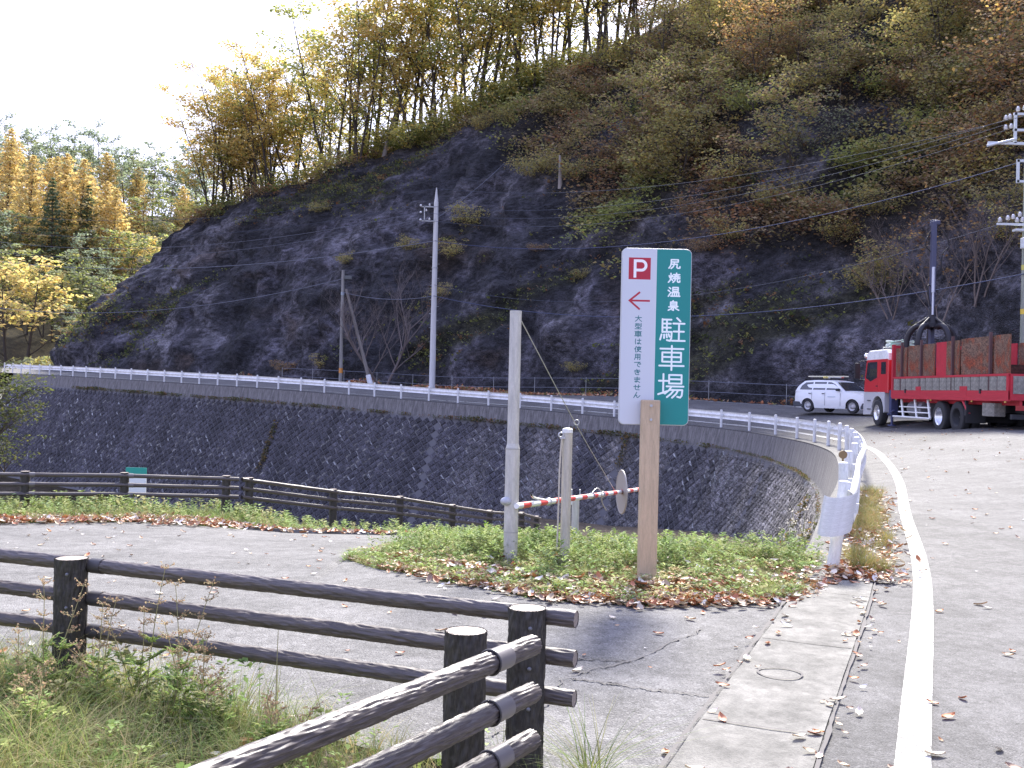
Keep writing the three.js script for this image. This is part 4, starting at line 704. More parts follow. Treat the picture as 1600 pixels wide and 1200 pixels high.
  P('windscreen', sheet(5, 6, (k, i) => { const u = i / 5, x = lerp(1.49, 2.0, u), y = lerp(1.36, 0.985, u), z = lerp(-0.9, 0.9, k / 4); return V(x + 0.012, y + 0.012 + 0.018 * (1 - z * z), z * wide(y)); }), glass, cabin);
  P('rear_window', sheet(5, 5, (k, i) => { const u = i / 4, z = lerp(-0.85, 0.85, k / 4), x = lerp(-0.64, -0.43, u), y = lerp(1.13, 1.36, u); return V(x - 0.03, y, z * wide(y)); }), glass, cabin);
  P('bumper', mg([rbox(0.18, 0.26, 1.6, 0.05, hi + 0.0, 0.34, 0), rbox(0.18, 0.24, 1.6, 0.05, lo - 0.02, 0.36, 0)]), trim);
  const rack = P('light_bar', mg([rbox(0.16, 0.09, 0.95, 0.03, 0.78, 1.6, 0)]), std(C(0.75, 0.74, 0.68), 0.4)); rack.rotation.y = 0;
  P('lamp_end', mg([rbox(0.165, 0.095, 0.2, 0.03, 0.78, 1.6, 0.55)]), std(C(0.75, 0.62, 0.2), 0.35), rack); P('lamp_end', mg([rbox(0.165, 0.095, 0.2, 0.03, 0.78, 1.6, -0.55)]), std(C(0.6, 0.08, 0.06), 0.35), rack);
  P('ladder', mg([rod(V(-0.3, 1.64, 0.42), V(1.7, 1.64, 0.42), 0.025), rod(V(-0.3, 1.64, 0.12), V(1.7, 1.64, 0.12), 0.025), ...Array.from({ length: 7 }, (_, k) => rod(V(-0.15 + k * 0.28, 1.64, 0.12), V(-0.15 + k * 0.28, 1.64, 0.42), 0.015))]), std(C(0.72, 0.68, 0.5), 0.5));
  P('roof_carrier', mg([rod(V(0.2, 1.56, -0.6), V(0.2, 1.56, 0.6), 0.02), rod(V(1.1, 1.56, -0.6), V(1.1, 1.56, 0.6), 0.02), ...[0.2, 1.1].flatMap((x) => [-0.58, 0.58].map((z) => rod(V(x, 1.42, z), V(x, 1.57, z), 0.018)))]), M.black);
}

// ------------------------------------------------------------------ utility poles, cables
const insulatorMat = std(C(0.75, 0.75, 0.76), 0.3), armMat = M.galv;
function insulator() { return new THREE.LatheGeometry([[0.001, 0.16], [0.03, 0.155], [0.035, 0.12], [0.07, 0.1], [0.035, 0.085], [0.075, 0.06], [0.04, 0.045], [0.07, 0.02], [0.02, 0]].map(([a, b]) => new THREE.Vector2(a, b)), 12); }
const hooks = {};
{ // tall pole by the road
  const top = place(683, 293, 67), base = place(675, 606, 67), y0 = roadYAt(base.x, base.z);
  const t = thing('utility_pole', 'tall pale concrete utility pole standing between the guardrail and the cliff', 'utility pole', [base.x, y0, base.z]), H = top.y - y0, lean = top.x - base.x;
  part('shaft', mg([rod(V(0, 0, 0), V(0, H - 0.9, 0), 0.2, 0.14, 18), rod(V(0, H - 0.9, 0), V(0, H, 0), 0.13, 0.03, 14)]), M.concretePole, t);
  const arm = part('cross_arm', mg([box(0.85, 0.07, 0.07, -0.5, H - 1.25, 0.16), box(0.85, 0.07, 0.07, -0.5, H - 2.15, 0.16), box(0.07, 1.0, 0.07, -0.72, H - 1.7, 0.16)]), armMat, t);
  for (const [x, y] of [[-0.95, -1.2], [-0.4, -1.2], [-0.95, -1.62], [-0.6, -1.55], [-0.95, -2.1], [-0.4, -2.1]]) part('insulator', insulator().rotateX(x < -0.7 ? Math.PI / 2 : 0).translate(x, H + y, 0.2), insulatorMat, t);
  for (let k = 0; k < 16; k++) part('step_bolt', rod(V(k % 2 ? 0.12 : -0.12, 2.4 + k * 0.45, 0), V(k % 2 ? 0.3 : -0.3, 2.4 + k * 0.45, 0), 0.012, 0.012, 5), M.galv, t);
  part('band', new THREE.CylinderGeometry(0.19, 0.19, 0.08, 16).translate(0, H - 5.1, 0), M.galv, t);
  const o = V(base.x, y0, base.z); hooks.mt = o.clone().add(V(0, H - 0.05, 0)); hooks.m1 = o.clone().add(V(-0.95, H - 1.15, 0.2)); hooks.m2 = o.clone().add(V(-0.95, H - 1.6, 0.2)); hooks.m3 = o.clone().add(V(-0.95, H - 2.05, 0.2)); hooks.m4 = o.clone().add(V(0, H - 3.4, 0.16)); hooks.m5 = o.clone().add(V(0, H - 6.9, 0.19)); hooks.m6 = o.clone().add(V(0, H - 6.2, 0.19));
}
{ // short pole and its prop
  const top = place(534, 422, 72), base = place(532, 600, 72), y0 = roadYAt(base.x, base.z);
  const t = thing('utility_pole', 'short thin utility pole with an orange band left of the bare tree', 'utility pole', [base.x, y0, base.z]), H = top.y - y0;
  part('shaft', rod(V(0, 0, 0), V(0, H, 0), 0.13, 0.1, 14), std(C(0.46, 0.46, 0.47), 0.85, { map: scaled(concreteMap, 0.6) }), t);
  part('warning_band', new THREE.CylinderGeometry(0.132, 0.134, 0.35, 14, 1, true).translate(0, 1.15, 0), std(C(0.6, 0.25, 0.05), 0.6), t);
  part('cable_box', rbox(0.5, 0.25, 0.2, 0.03, 0.36, H - 0.5, 0.05), std(C(0.1, 0.11, 0.11), 0.6), t);
  part('band', new THREE.CylinderGeometry(0.115, 0.115, 0.2, 14).translate(0, H - 1.6, 0), std(C(0.3, 0.36, 0.42), 0.5), t);
  hooks.st = V(base.x, y0 + H - 0.6, base.z + 0.1); hooks.s2 = V(base.x, y0 + H - 1.5, base.z + 0.1);
  const pa = place(541, 452, 72), pb = place(581, 602, 71), yb = roadYAt(pb.x, pb.z); pb.y = yb;
  const q = thing('prop_pole', 'weathered slanting prop pole with a white foot leaning on the short utility pole', 'pole', pb.toArray());
  part('shaft', rod(V(0, 0, 0), pa.clone().sub(pb), 0.13, 0.09, 12), std(C(0.3, 0.27, 0.24), 0.9, { map: scaled(streakMap, 0.5) }), q);
  part('foot_sleeve', rod(V(0, 0, 0), pa.clone().sub(pb).normalize().multiplyScalar(1.0), 0.2, 0.17, 12), M.whiteDull, q);
}
{ // right-hand pole at the edge of view
  const X = 19.42, Z = -40, y0 = roadYAt(X, Z), t = thing('utility_pole', 'pale green utility pole with white crossarms and insulators behind the truck', 'utility pole', [X, y0, Z]), yAt = (py) => place(1600, py, 40).y - y0;
  const H = yAt(150); part('shaft', rod(V(0, 0, 0), V(0, H, 0), 0.2, 0.15, 18), std(C(0.42, 0.47, 0.42), 0.8, { map: scaled(concreteMap, 0.5) }), t);
  const col = std(C(0.66, 0.7, 0.7), 0.4);
  part('cross_arm', mg([box(2.2, 0.1, 0.09, -0.55, yAt(226), 0.2), rod(V(-1.7, yAt(231), 0.25), V(-0.6, yAt(219), 0.25), 0.05)]), col, t);
  part('bracket_frame', mg([box(0.09, 1.15, 0.09, -0.63, yAt(202), 0.2), box(1.2, 0.09, 0.09, -0.1, yAt(180), 0.2), box(1.2, 0.09, 0.09, -0.1, yAt(205), 0.2)]), col, t);
  part('bracket_frame', mg([box(0.09, 0.9, 0.09, -0.5, yAt(269), 0.2), box(0.9, 0.09, 0.09, -0.1, yAt(253), 0.2), box(0.9, 0.09, 0.09, -0.1, yAt(285), 0.2)]), col, t);
  part('cross_arm', mg([box(1.5, 0.08, 0.08, -0.5, yAt(352), 0.2), box(0.8, 0.08, 0.3, -0.2, yAt(361), 0.2)]), col, t);
  for (const [dx, py] of [[-0.55, 176], [-0.3, 174], [-0.05, 172], [-1.0, 190], [-0.85, 188], [-1.0, 205], [-0.8, 203], [-1.15, 349], [-0.85, 346], [-0.65, 344], [-0.4, 340], [-0.15, 337], [-0.3, 348], [-0.5, 349]]) part('insulator', insulator().scale(1.2, 1.2, 1.2).translate(dx, yAt(py), 0.22), insulatorMat, t);
  part('junction_box', rbox(0.3, 0.42, 0.25, 0.04, -0.16, yAt(381), 0.2), col, t);
  part('yellow_band', new THREE.CylinderGeometry(0.19, 0.19, 0.2, 18, 1, true).translate(0, yAt(487), 0), std(C(0.7, 0.5, 0.06), 0.5), t);
  part('yellow_band', new THREE.CylinderGeometry(0.186, 0.186, 0.2, 18, 1, true).translate(0, yAt(418), 0), std(C(0.55, 0.5, 0.12), 0.5), t);
  const o = V(X, y0, Z + 0.2); hooks.q0 = o.clone().add(V(-1.0, yAt(190), 0)); hooks.q1 = o.clone().add(V(-1.0, yAt(197), 0)); hooks.q2 = o.clone().add(V(-1.0, yAt(206), 0)); hooks.q3 = o.clone().add(V(-1.7, yAt(231), 0)); hooks.q4 = o.clone().add(V(-0.5, yAt(256), 0)); hooks.q5 = o.clone().add(V(-0.1, yAt(428), 0)); hooks.q6 = o.clone().add(V(-1.1, yAt(352), 0));
}
function cable(a, b, sag, r, label, mat = M.wire) {
  const pts = []; for (let k = 0; k <= 24; k++) { const u = k / 24, p = a.clone().lerp(b, u); p.y -= sag * 4 * u * (1 - u); pts.push(p); }
  single('cable', new THREE.TubeGeometry(new THREE.CatmullRomCurve3(pts), 40, r, 5, false), mat, label, 'cable', 'overhead cables');
}
const pale = std(C(0.16, 0.17, 0.21), 0.9), L = (y, k = 0) => place(-160 - k * 6, y, 92 + k);
cable(hooks.mt, place(1720, 150, 36), 1.4, 0.011, 'topmost thin cable from the tall pole tip to the right edge');
cable(hooks.m1, hooks.q0, 1.5, 0.011, 'highest of three cables from the tall pole insulators to the right-hand pole');
cable(hooks.m2, hooks.q1, 1.6, 0.011, 'middle of three cables from the tall pole insulators to the right-hand pole');
cable(hooks.m3, hooks.q2, 1.7, 0.011, 'lowest of three cables from the tall pole insulators to the right-hand pole');
cable(hooks.m4, hooks.q4, 1.6, 0.017, 'bluish cable crossing above the parking sign to the right-hand pole', std(C(0.045, 0.06, 0.13), 0.9));
cable(hooks.m5, hooks.q5, 1.5, 0.019, 'thick bluish cable passing behind the parking sign at arrow height', std(C(0.06, 0.075, 0.14), 0.9));
cable(hooks.m6, hooks.q6, 1.9, 0.012, 'thin cable behind the parking sign just above the thick bluish one');
cable(hooks.s2, hooks.m5, 0.35, 0.017, 'short sagging cable between the short pole and the tall pole', pale);
cable(hooks.mt, L(310), 2.0, 0.011, 'topmost cable from the tall pole tip to the left edge');
cable(hooks.m1, L(330, 1), 2.2, 0.011, 'second highest cable running left from the tall pole');
cable(hooks.m2, L(345, 2), 2.4, 0.011, 'third highest cable running left from the tall pole', pale);
cable(hooks.m3, L(362, 3), 2.4, 0.011, 'fourth highest cable running left from the tall pole', pale);
cable(hooks.m4, L(375, 4), 2.2, 0.02, 'fifth highest cable running left from the tall pole', pale);
cable(hooks.st, L(440, 5), 2.6, 0.019, 'bright low cable running left from the short pole', pale);
cable(hooks.m3.clone().add(V(0.9, 0, 0)), cliffAt(790, 255), 0.2, 0.016, 'stay cable slanting from the tall pole up to the cliff', pale);
// low cable fence along the foot of the cliff
{
  const t = thing('cable_fence', 'low two-wire cable fence along the leafy foot of the cliff', 'fence'), pts = [];
  for (let s = S0 + 33; s < S0 + 84; s += 3.4) { const p = onPath(s, 8.3); p.y = roadY(s, 8.3); pts.push(p); }
  pts.forEach((p) => part('post', rod(p, p.clone().add(V(0, 1.15, 0)), 0.014, 0.014, 6), M.galv, t));
  for (const h of [0.5, 1.08]) part('wire', tube(pts.map((p) => p.clone().add(V(0, h, 0))), 0.016, 5, pts.length * 4), pale, t);
}

// ------------------------------------------------------------------ plants
class Mesher {
  constructor() { this.p = []; this.c = []; this.n = []; this.i = []; }
  leaf(c, size, n, dir, col, fold = 0.15, aspect = 0.62) {   // a small folded leaf: four points along its midrib
    const s = V().crossVectors(n, dir).normalize(), k = this.p.length / 3, h = size / 2;
    const a = [c.x - dir.x * h, c.y - dir.y * h, c.z - dir.z * h], b = [c.x + dir.x * h, c.y + dir.y * h, c.z + dir.z * h], w = h * aspect, f = fold * h;
    this.p.push(...a, c.x + s.x * w + n.x * f, c.y + s.y * w + n.y * f, c.z + s.z * w + n.z * f, ...b, c.x - s.x * w + n.x * f, c.y - s.y * w + n.y * f, c.z - s.z * w + n.z * f);
    for (let q = 0; q < 4; q++) { this.c.push(col.r, col.g, col.b); this.n.push(n.x, n.y, n.z); }
    this.i.push(k, k + 2, k + 1, k, k + 3, k + 2);
  }
  limb(pts, radii, sides, col) {
    const k0 = this.p.length / 3, up = V(0.31, 0.2, 0.93);
    pts.forEach((p, j) => {
      const d = pts[Math.min(j + 1, pts.length - 1)].clone().sub(pts[Math.max(j - 1, 0)]).normalize(), u = V().crossVectors(d, Math.abs(d.dot(up)) > 0.95 ? V(1, 0, 0) : up).normalize(), w = V().crossVectors(d, u);
      for (let q = 0; q < sides; q++) { const a = q / sides * Math.PI * 2, nx = u.clone().multiplyScalar(Math.cos(a)).addScaledVector(w, Math.sin(a)); this.p.push(p.x + nx.x * radii[j], p.y + nx.y * radii[j], p.z + nx.z * radii[j]); this.n.push(nx.x, nx.y, nx.z); this.c.push(col.r, col.g, col.b); }
    });
    for (let j = 0; j < pts.length - 1; j++) for (let q = 0; q < sides; q++) { const a = k0 + j * sides + q, b = k0 + j * sides + (q + 1) % sides; this.i.push(a, b, a + sides, b, b + sides, a + sides); }
  }
  build() {
    const g = new THREE.BufferGeometry(); g.setAttribute('position', new THREE.Float32BufferAttribute(this.p, 3)); g.setAttribute('normal', new THREE.Float32BufferAttribute(this.n, 3)); g.setAttribute('color', new THREE.Float32BufferAttribute(this.c, 3)); g.setIndex(this.i); return g;
  }
}
const barkMat = std(C(1, 1, 1), 0.95, { vertexColors: true }), leafMat = leafMaterial(0.55), needleMat = leafMaterial(0.4);
const PAL = {
  gold: [C(0.66, 0.55, 0.15), C(0.62, 0.53, 0.15), C(0.56, 0.52, 0.16), C(0.48, 0.48, 0.15), C(0.7, 0.51, 0.15)],
  olive: [C(0.35, 0.37, 0.1), C(0.31, 0.34, 0.09), C(0.42, 0.39, 0.11), C(0.27, 0.31, 0.09)],
  orange: [C(0.64, 0.42, 0.12), C(0.58, 0.42, 0.12), C(0.6, 0.48, 0.14), C(0.5, 0.42, 0.12)],
  green: [C(0.15, 0.19, 0.05), C(0.19, 0.22, 0.055), C(0.13, 0.17, 0.05), C(0.23, 0.23, 0.065)],
  rust: [C(0.32, 0.15, 0.06), C(0.27, 0.14, 0.065), C(0.36, 0.21, 0.09), C(0.23, 0.16, 0.07)],
  conifer: [C(0.12, 0.16, 0.07), C(0.15, 0.19, 0.09), C(0.11, 0.15, 0.07), C(0.19, 0.21, 0.1)],
  muted: [C(0.3, 0.22, 0.1), C(0.34, 0.24, 0.13), C(0.27, 0.22, 0.09), C(0.38, 0.28, 0.14)],
  moor: [C(0.36, 0.32, 0.1), C(0.4, 0.34, 0.11), C(0.32, 0.31, 0.11), C(0.44, 0.33, 0.11)],
  pine: [C(0.22, 0.27, 0.16), C(0.26, 0.3, 0.18), C(0.19, 0.24, 0.14)],
  larch: [C(0.68, 0.5, 0.19), C(0.64, 0.51, 0.2), C(0.72, 0.54, 0.22), C(0.55, 0.47, 0.18)],
  pale: [C(0.26, 0.28, 0.16), C(0.3, 0.3, 0.19), C(0.22, 0.25, 0.13)],
};
const shade = (c, v) => C(c.r * v, c.g * v, c.b * v);
const pick = (r, a) => a[Math.floor(r() * a.length)];
const dirOf = (az, el) => V(Math.cos(az) * Math.cos(el), Math.sin(el), Math.sin(az) * Math.cos(el));
function leafPad(m, r, c, rad, flat, n, size, pal, layered = 0.5) {
  for (let k = 0; k < n; k++) {
    const a = r() * Math.PI * 2, q = Math.sqrt(r()) * rad, p = V(c.x + Math.cos(a) * q, c.y + (r() - 0.5) * 2 * flat * (1 - q / rad * 0.5), c.z + Math.sin(a) * q);
    const nn = V((r() - 0.5) * 2 * layered, 0.75, (r() - 0.5) * 2 * layered).normalize(), t = r() * Math.PI * 2, dd = V(Math.cos(t), (r() - 0.6) * 0.5, Math.sin(t)); dd.addScaledVector(nn, -dd.dot(nn)).normalize();
    const col = pick(r, pal), v = 0.8 + r() * 0.45;
    m.leaf(p, size * (0.65 + r() * 0.7), nn, dd, C(col.r * v, col.g * v, col.b * v));
  }
}
function stemPath(r, a, dir, L, n, wob, lift) { const pts = [a.clone()], d = dir.clone(); let p = a.clone(); for (let k = 0; k < n; k++) { d.x += (r() - 0.5) * wob; d.z += (r() - 0.5) * wob; d.y += lift; d.normalize(); p = p.clone().addScaledVector(d, L / n); pts.push(p); } return pts; }
function broadleaf(seed, o) {
  const r = random(seed), wood = new Mesher(), crown = new Mesher(), bark = o.bark ?? C(0.06, 0.048, 0.04);
  for (let s = 0; s < o.stems; s++) {
    const az = r() * 6.28, dir = dirOf(az, Math.PI / 2 - (o.stems > 1 ? 0.12 + r() * 0.22 : r() * 0.1 + (o.lean ?? 0))), H = o.h * (s ? 0.75 + r() * 0.22 : 1), trunk = stemPath(r, V(Math.cos(az) * 0.15 * (o.stems > 1 ? 1 : 0), -0.4, Math.sin(az) * 0.15), dir, H * 0.93, 10, 0.12, 0.02), r0 = o.r * (o.stems > 1 ? 0.75 : 1);
    wood.limb(trunk, trunk.map((_, k) => r0 * (1 - 0.88 * k / 10)), 6, bark);
    const nl = o.limbs ?? 11;
    for (let b = 0; b < nl; b++) {
      const f = lerp(o.from ?? 0.17, 0.98, (b + r() * 0.7) / nl), k = Math.min(9, Math.floor(f * 10)), a = trunk[k].clone().lerp(trunk[k + 1], f * 10 - k), ang = b * 2.4 + r(), len = o.h * (o.spread ?? 0.26) * (0.65 + r() * 0.6) * (1.15 - 0.6 * f);
      const limb = stemPath(r, a, dirOf(ang, 0.45 + r() * 0.5), len, 5, 0.3, 0.03); wood.limb(limb, limb.map((_, q) => r0 * 0.32 * (1 - f * 0.5) * (1 - 0.8 * q / 5) + 0.008), 4, bark);
      for (let q = 2; q <= 5; q++) {
        const tw = stemPath(r, limb[q], dirOf(ang + (r() - 0.5) * 2.4, 0.15 + r() * 0.5), len * 0.4 * (0.6 + r() * 0.6), 3, 0.4, 0); wood.limb(tw, tw.map((_, z) => 0.02 * (1 - 0.7 * z / 3)), 3, bark);
        if (r() < (o.full ?? 0.64)) { leafPad(crown, r, tw[3], 0.95 * (o.pad ?? 1), 0.2, o.leaves ?? 21, o.leaf ?? 0.29, o.pal, 0.55); leafPad(crown, r, tw[1], 0.8 * (o.pad ?? 1), 0.22, Math.round((o.leaves ?? 21) * 0.7), o.leaf ?? 0.29, o.pal, 0.55); }
      }
    }
  }
  return { wood: wood.build(), crown: crown.build(), mat: leafMat };
}
function conifer(seed, o) {
  const r = random(seed), wood = new Mesher(), crown = new Mesher(), bark = C(0.09, 0.07, 0.055), trunk = stemPath(r, V(0, -0.4, 0), V(0, 1, 0), o.h, 8, 0.03, 0.05);
  wood.limb(trunk, trunk.map((_, k) => o.h * 0.016 * (1 - 0.92 * k / 8)), 6, bark);
  const rows = Math.round(o.h * (o.rows ?? 1.7));
  for (let w = 0; w < rows; w++) {
    const f = lerp(o.from ?? 0.14, 0.995, Math.pow(w / (rows - 1), 0.9)), k = Math.min(7, Math.floor(f * 8)), a = trunk[k].clone().lerp(trunk[k + 1], f * 8 - k), swell = 0.75 + 0.25 * smoothstep(f, 0.1, 0.3), len = o.h * (o.width ?? 0.2) * Math.pow(1.0 - f, o.shape ?? 0.75) * swell * (0.75 + r() * 0.5) + 0.1, nb = f > 0.9 ? 4 : o.whorl ?? 6;
    for (let b = 0; b < nb; b++) {
      const az = b / nb * 6.28 + w * 1.1 + r() * 0.7, L = len * (0.6 + r() * 0.6), br = stemPath(r, a, dirOf(az, o.droop + r() * 0.35), L, 4, 0.2, o.up ?? 0.02); wood.limb(br, br.map((_, q) => 0.03 * (1 - 0.8 * q / 4) + 0.006), 3, bark);
      for (let q = 2; q <= 4; q++) leafPad(crown, r, br[q].clone().lerp(br[q - 1], r() * 0.6), 0.12 + L * 0.26, 0.1 + L * 0.07, Math.round((o.leaves ?? 2) + L * (o.dense ?? 2.3)), o.leaf ?? 0.42, o.pal, 0.9);
    }
  }
  return { wood: wood.build(), crown: crown.build(), mat: needleMat };
}
function shrub(seed, o) {
  const r = random(seed), wood = new Mesher(), crown = new Mesher(), bark = C(0.09, 0.075, 0.06), n = o.stems ?? 12;
  for (let s = 0; s < n; s++) {
    const az = r() * 6.28, st = stemPath(r, V((r() - 0.5) * 0.5, -0.3, (r() - 0.5) * 0.5), dirOf(az, 0.35 + r() * 1.0), o.r * (0.7 + r() * 0.5), 5, 0.35, 0.03); wood.limb(st, st.map((_, q) => 0.03 * (1 - 0.8 * q / 5) + 0.005), 4, bark);
    for (let q = 2; q <= 5; q++) { const tw = stemPath(r, st[q], dirOf(az + (r() - 0.5) * 3, 0.1 + r() * 0.6), o.r * 0.4, 3, 0.5, 0); wood.limb(tw, tw.map((_, z) => 0.014 * (1 - 0.6 * z / 3)), 3, bark); leafPad(crown, r, tw[3], 0.42 * o.r / 1.4, 0.2, o.leaves ?? 20, o.leaf ?? 0.17, o.pal, 0.7); leafPad(crown, r, st[q], 0.4 * o.r / 1.4, 0.22, Math.round((o.leaves ?? 20) * 0.6), o.leaf ?? 0.17, o.pal, 0.7); }
  }
  return { wood: wood.build(), crown: crown.build(), mat: leafMat };
}
function bare(seed, o) {
  const r = random(seed), wood = new Mesher(), bark = o.bark ?? C(0.085, 0.07, 0.065);
  const grow = (a, dir, L, rad, lev) => {
    const pts = stemPath(r, a, dir, L, 5, 0.28, lev ? 0.03 : 0.02); wood.limb(pts, pts.map((_, q) => rad * (1 - 0.6 * q / 5)), lev < 2 ? 6 : 3, bark);
    if (lev >= o.levels) return; const n = lev === 0 ? o.fork ?? 7 : 4;
    for (let k = 0; k < n; k++) { const f = lev === 0 ? 0.3 + 0.7 * k / n : 0.3 + 0.7 * r(), q = Math.min(4, Math.floor(f * 5)), p = pts[q].clone().lerp(pts[q + 1], f * 5 - q), base = pts[5].clone().sub(pts[3]).normalize(); const d = dirOf(k * 2.4 + r() * 1.2, 0.4 + r() * 0.6).lerp(base, 0.35).normalize(); grow(p, d, L * (lev === 0 ? 0.62 : 0.55) * (0.75 + r() * 0.5), rad * 0.42, lev + 1); }
  };
  for (let s = 0; s < (o.stems ?? 1); s++) grow(V((r() - 0.5) * 0.4, -0.3, (r() - 0.5) * 0.4), dirOf(r() * 6.28, Math.PI / 2 - 0.1 - r() * (o.stems > 1 ? 0.5 : 0.1)), o.h * 0.6, o.r, 0);
  const crown = o.pal ? new Mesher() : null; if (crown) { const ps = wood.p; for (let k = 0; k < o.leaves; k++) { const q = Math.floor((0.3 + 0.7 * r()) * ps.length / 3) * 3; leafPad(crown, r, V(ps[q], ps[q + 1], ps[q + 2]), 0.25, 0.15, 2, 0.2, o.pal, 0.9); } }
  return { wood: wood.build(), crown: crown?.build(), mat: leafMat };
}
function plant(kind, geo, pos, turn, scale, names = ['trunk', 'crown']) {
  const o = thing(kind, null, null, pos.toArray(), turn); o.scale.setScalar(scale); part(names[0], geo.wood, barkMat, o); if (geo.crown) part(names[1], geo.crown, geo.mat, o); return o;
}
function labelRow(list, category, group, text) {   // list of [object, adjective]; told apart by their order across the view
  const by = new Map(); for (const e of list) { const k = e[1]; (by.get(k) ?? by.set(k, []).get(k)).push(e[0]); }
  for (const [adj, objs] of by) { objs.sort((a, b) => seen(a.position)[0] - seen(b.position)[0]); objs.forEach((o, i) => tag(o, text(adj, objs.length > 1 ? `, ${ordinal(i + 1)} from left` : ''), category, group)); }
}
// ---- trees along the crest
{
  const kinds = [
    ['golden', broadleaf(101, { h: 15, r: 0.17, stems: 1, pal: PAL.gold, spread: 0.32, limbs: 15 })], ['golden', broadleaf(102, { h: 16, r: 0.16, stems: 3, pal: PAL.gold, spread: 0.26, limbs: 9 })],
    ['olive green', broadleaf(103, { h: 14, r: 0.16, stems: 2, pal: PAL.olive, spread: 0.26, limbs: 10 })], ['orange', broadleaf(104, { h: 15, r: 0.15, stems: 2, pal: PAL.orange, spread: 0.23, limbs: 9, full: 0.8 })],
    ['olive green', broadleaf(105, { h: 14, r: 0.15, stems: 1, pal: [...PAL.olive, ...PAL.gold], spread: 0.36, limbs: 14 })], ['golden', broadleaf(106, { h: 17, r: 0.19, stems: 1, pal: [...PAL.gold, ...PAL.olive], spread: 0.26, from: 0.25, limbs: 14 })],
  ];
  const r = random(2024), list = [];
  const crestIndex = (px, j) => { let b = Math.round(NU * 0.3), m = 1e9; for (let i = Math.round(NU * 0.2); i < NU * 0.88; i++) { const [x, , d] = cliffSeen[j][i]; if (d > 20 && Math.abs(x - px) < m) { m = Math.abs(x - px); b = i; } } return b; };
  const spots = []; for (let px = 288; px < 1010; px += 15.5) spots.push([px + (r() - 0.5) * 14, NA + 1 + Math.floor(Math.pow(r(), 1.3) * 15)]);
  for (const [px, j] of [[312, NA + 3], [322, NA + 1], [336, NA + 6], [350, NA + 2], [368, NA + 4], [386, NA + 1], [405, NA + 3], [430, NA + 2], [520, NA + 3], [560, NA + 1], [650, NA + 1], [710, NA + 4], [815, NA + 2], [862, NA + 3], [925, NA + 2], [960, NA + 5]]) spots.push([px, j]);
  for (const [px, j] of spots) {
    const i = crestIndex(px, j), p = cliffGrid[j][i].clone(), k = Math.floor(r() * kinds.length), sc = (px < 420 ? 1.02 : 1.2) * (0.85 + r() * 0.35);
    list.push([plant('crest_tree', kinds[k][1], p.add(V(0, -0.3, 0)), r() * 6.28, sc), kinds[k][0]]);
  }
  labelRow(list, 'tree', 'trees along the cliff crest', (a, n) => `slender ${a} autumn tree on the cliff crest${n}`);
  const low = [], lk = [['golden', shrub(150, { r: 2.0, pal: [...PAL.gold, ...PAL.olive], leaves: 22, leaf: 0.2 })], ['olive green', shrub(151, { r: 1.9, pal: [...PAL.olive, ...PAL.green], leaves: 22, leaf: 0.2 })]];
  for (let px = 270; px < 960; px += 16) { const j = NA + Math.floor(r() * 9), i = crestIndex(px + (r() - 0.5) * 14, j), k = r() < 0.6 ? 0 : 1; low.push([plant('crest_shrub', lk[k][1], cliffGrid[j][i].clone().add(V(0, -0.3, 0)), r() * 6.28, 0.8 + r() * 0.8, ['stems', 'foliage']), lk[k][0]]); }
  labelRow(low, 'shrub', 'shrubs under the crest trees', (a, n) => `${a} shrub under the trees of the cliff crest${n}`);
  // a crooked old tree that leans out over the edge
  const g = broadleaf(140, { h: 15, r: 0.26, stems: 1, lean: 0.45, pal: PAL.gold, spread: 0.3, from: 0.35, limbs: 12, bark: C(0.16, 0.14, 0.12) }), o = plant('leaning_tree', g, cliffAt(597, 240).add(V(0, -0.4, 0)), 2.9, 1);
  tag(o, 'crooked pale-barked tree leaning out from the cliff edge', 'tree');
  const o2 = plant('pale_tree', broadleaf(141, { h: 17, r: 0.25, stems: 1, pal: [...PAL.gold, ...PAL.orange], spread: 0.25, from: 0.4, bark: C(0.2, 0.17, 0.14) }), cliffAt(658, 205).add(V(0, -0.4, 0)), 1, 1);
  tag(o2, 'thick pale-trunked tree standing right at the cliff edge', 'tree');
}
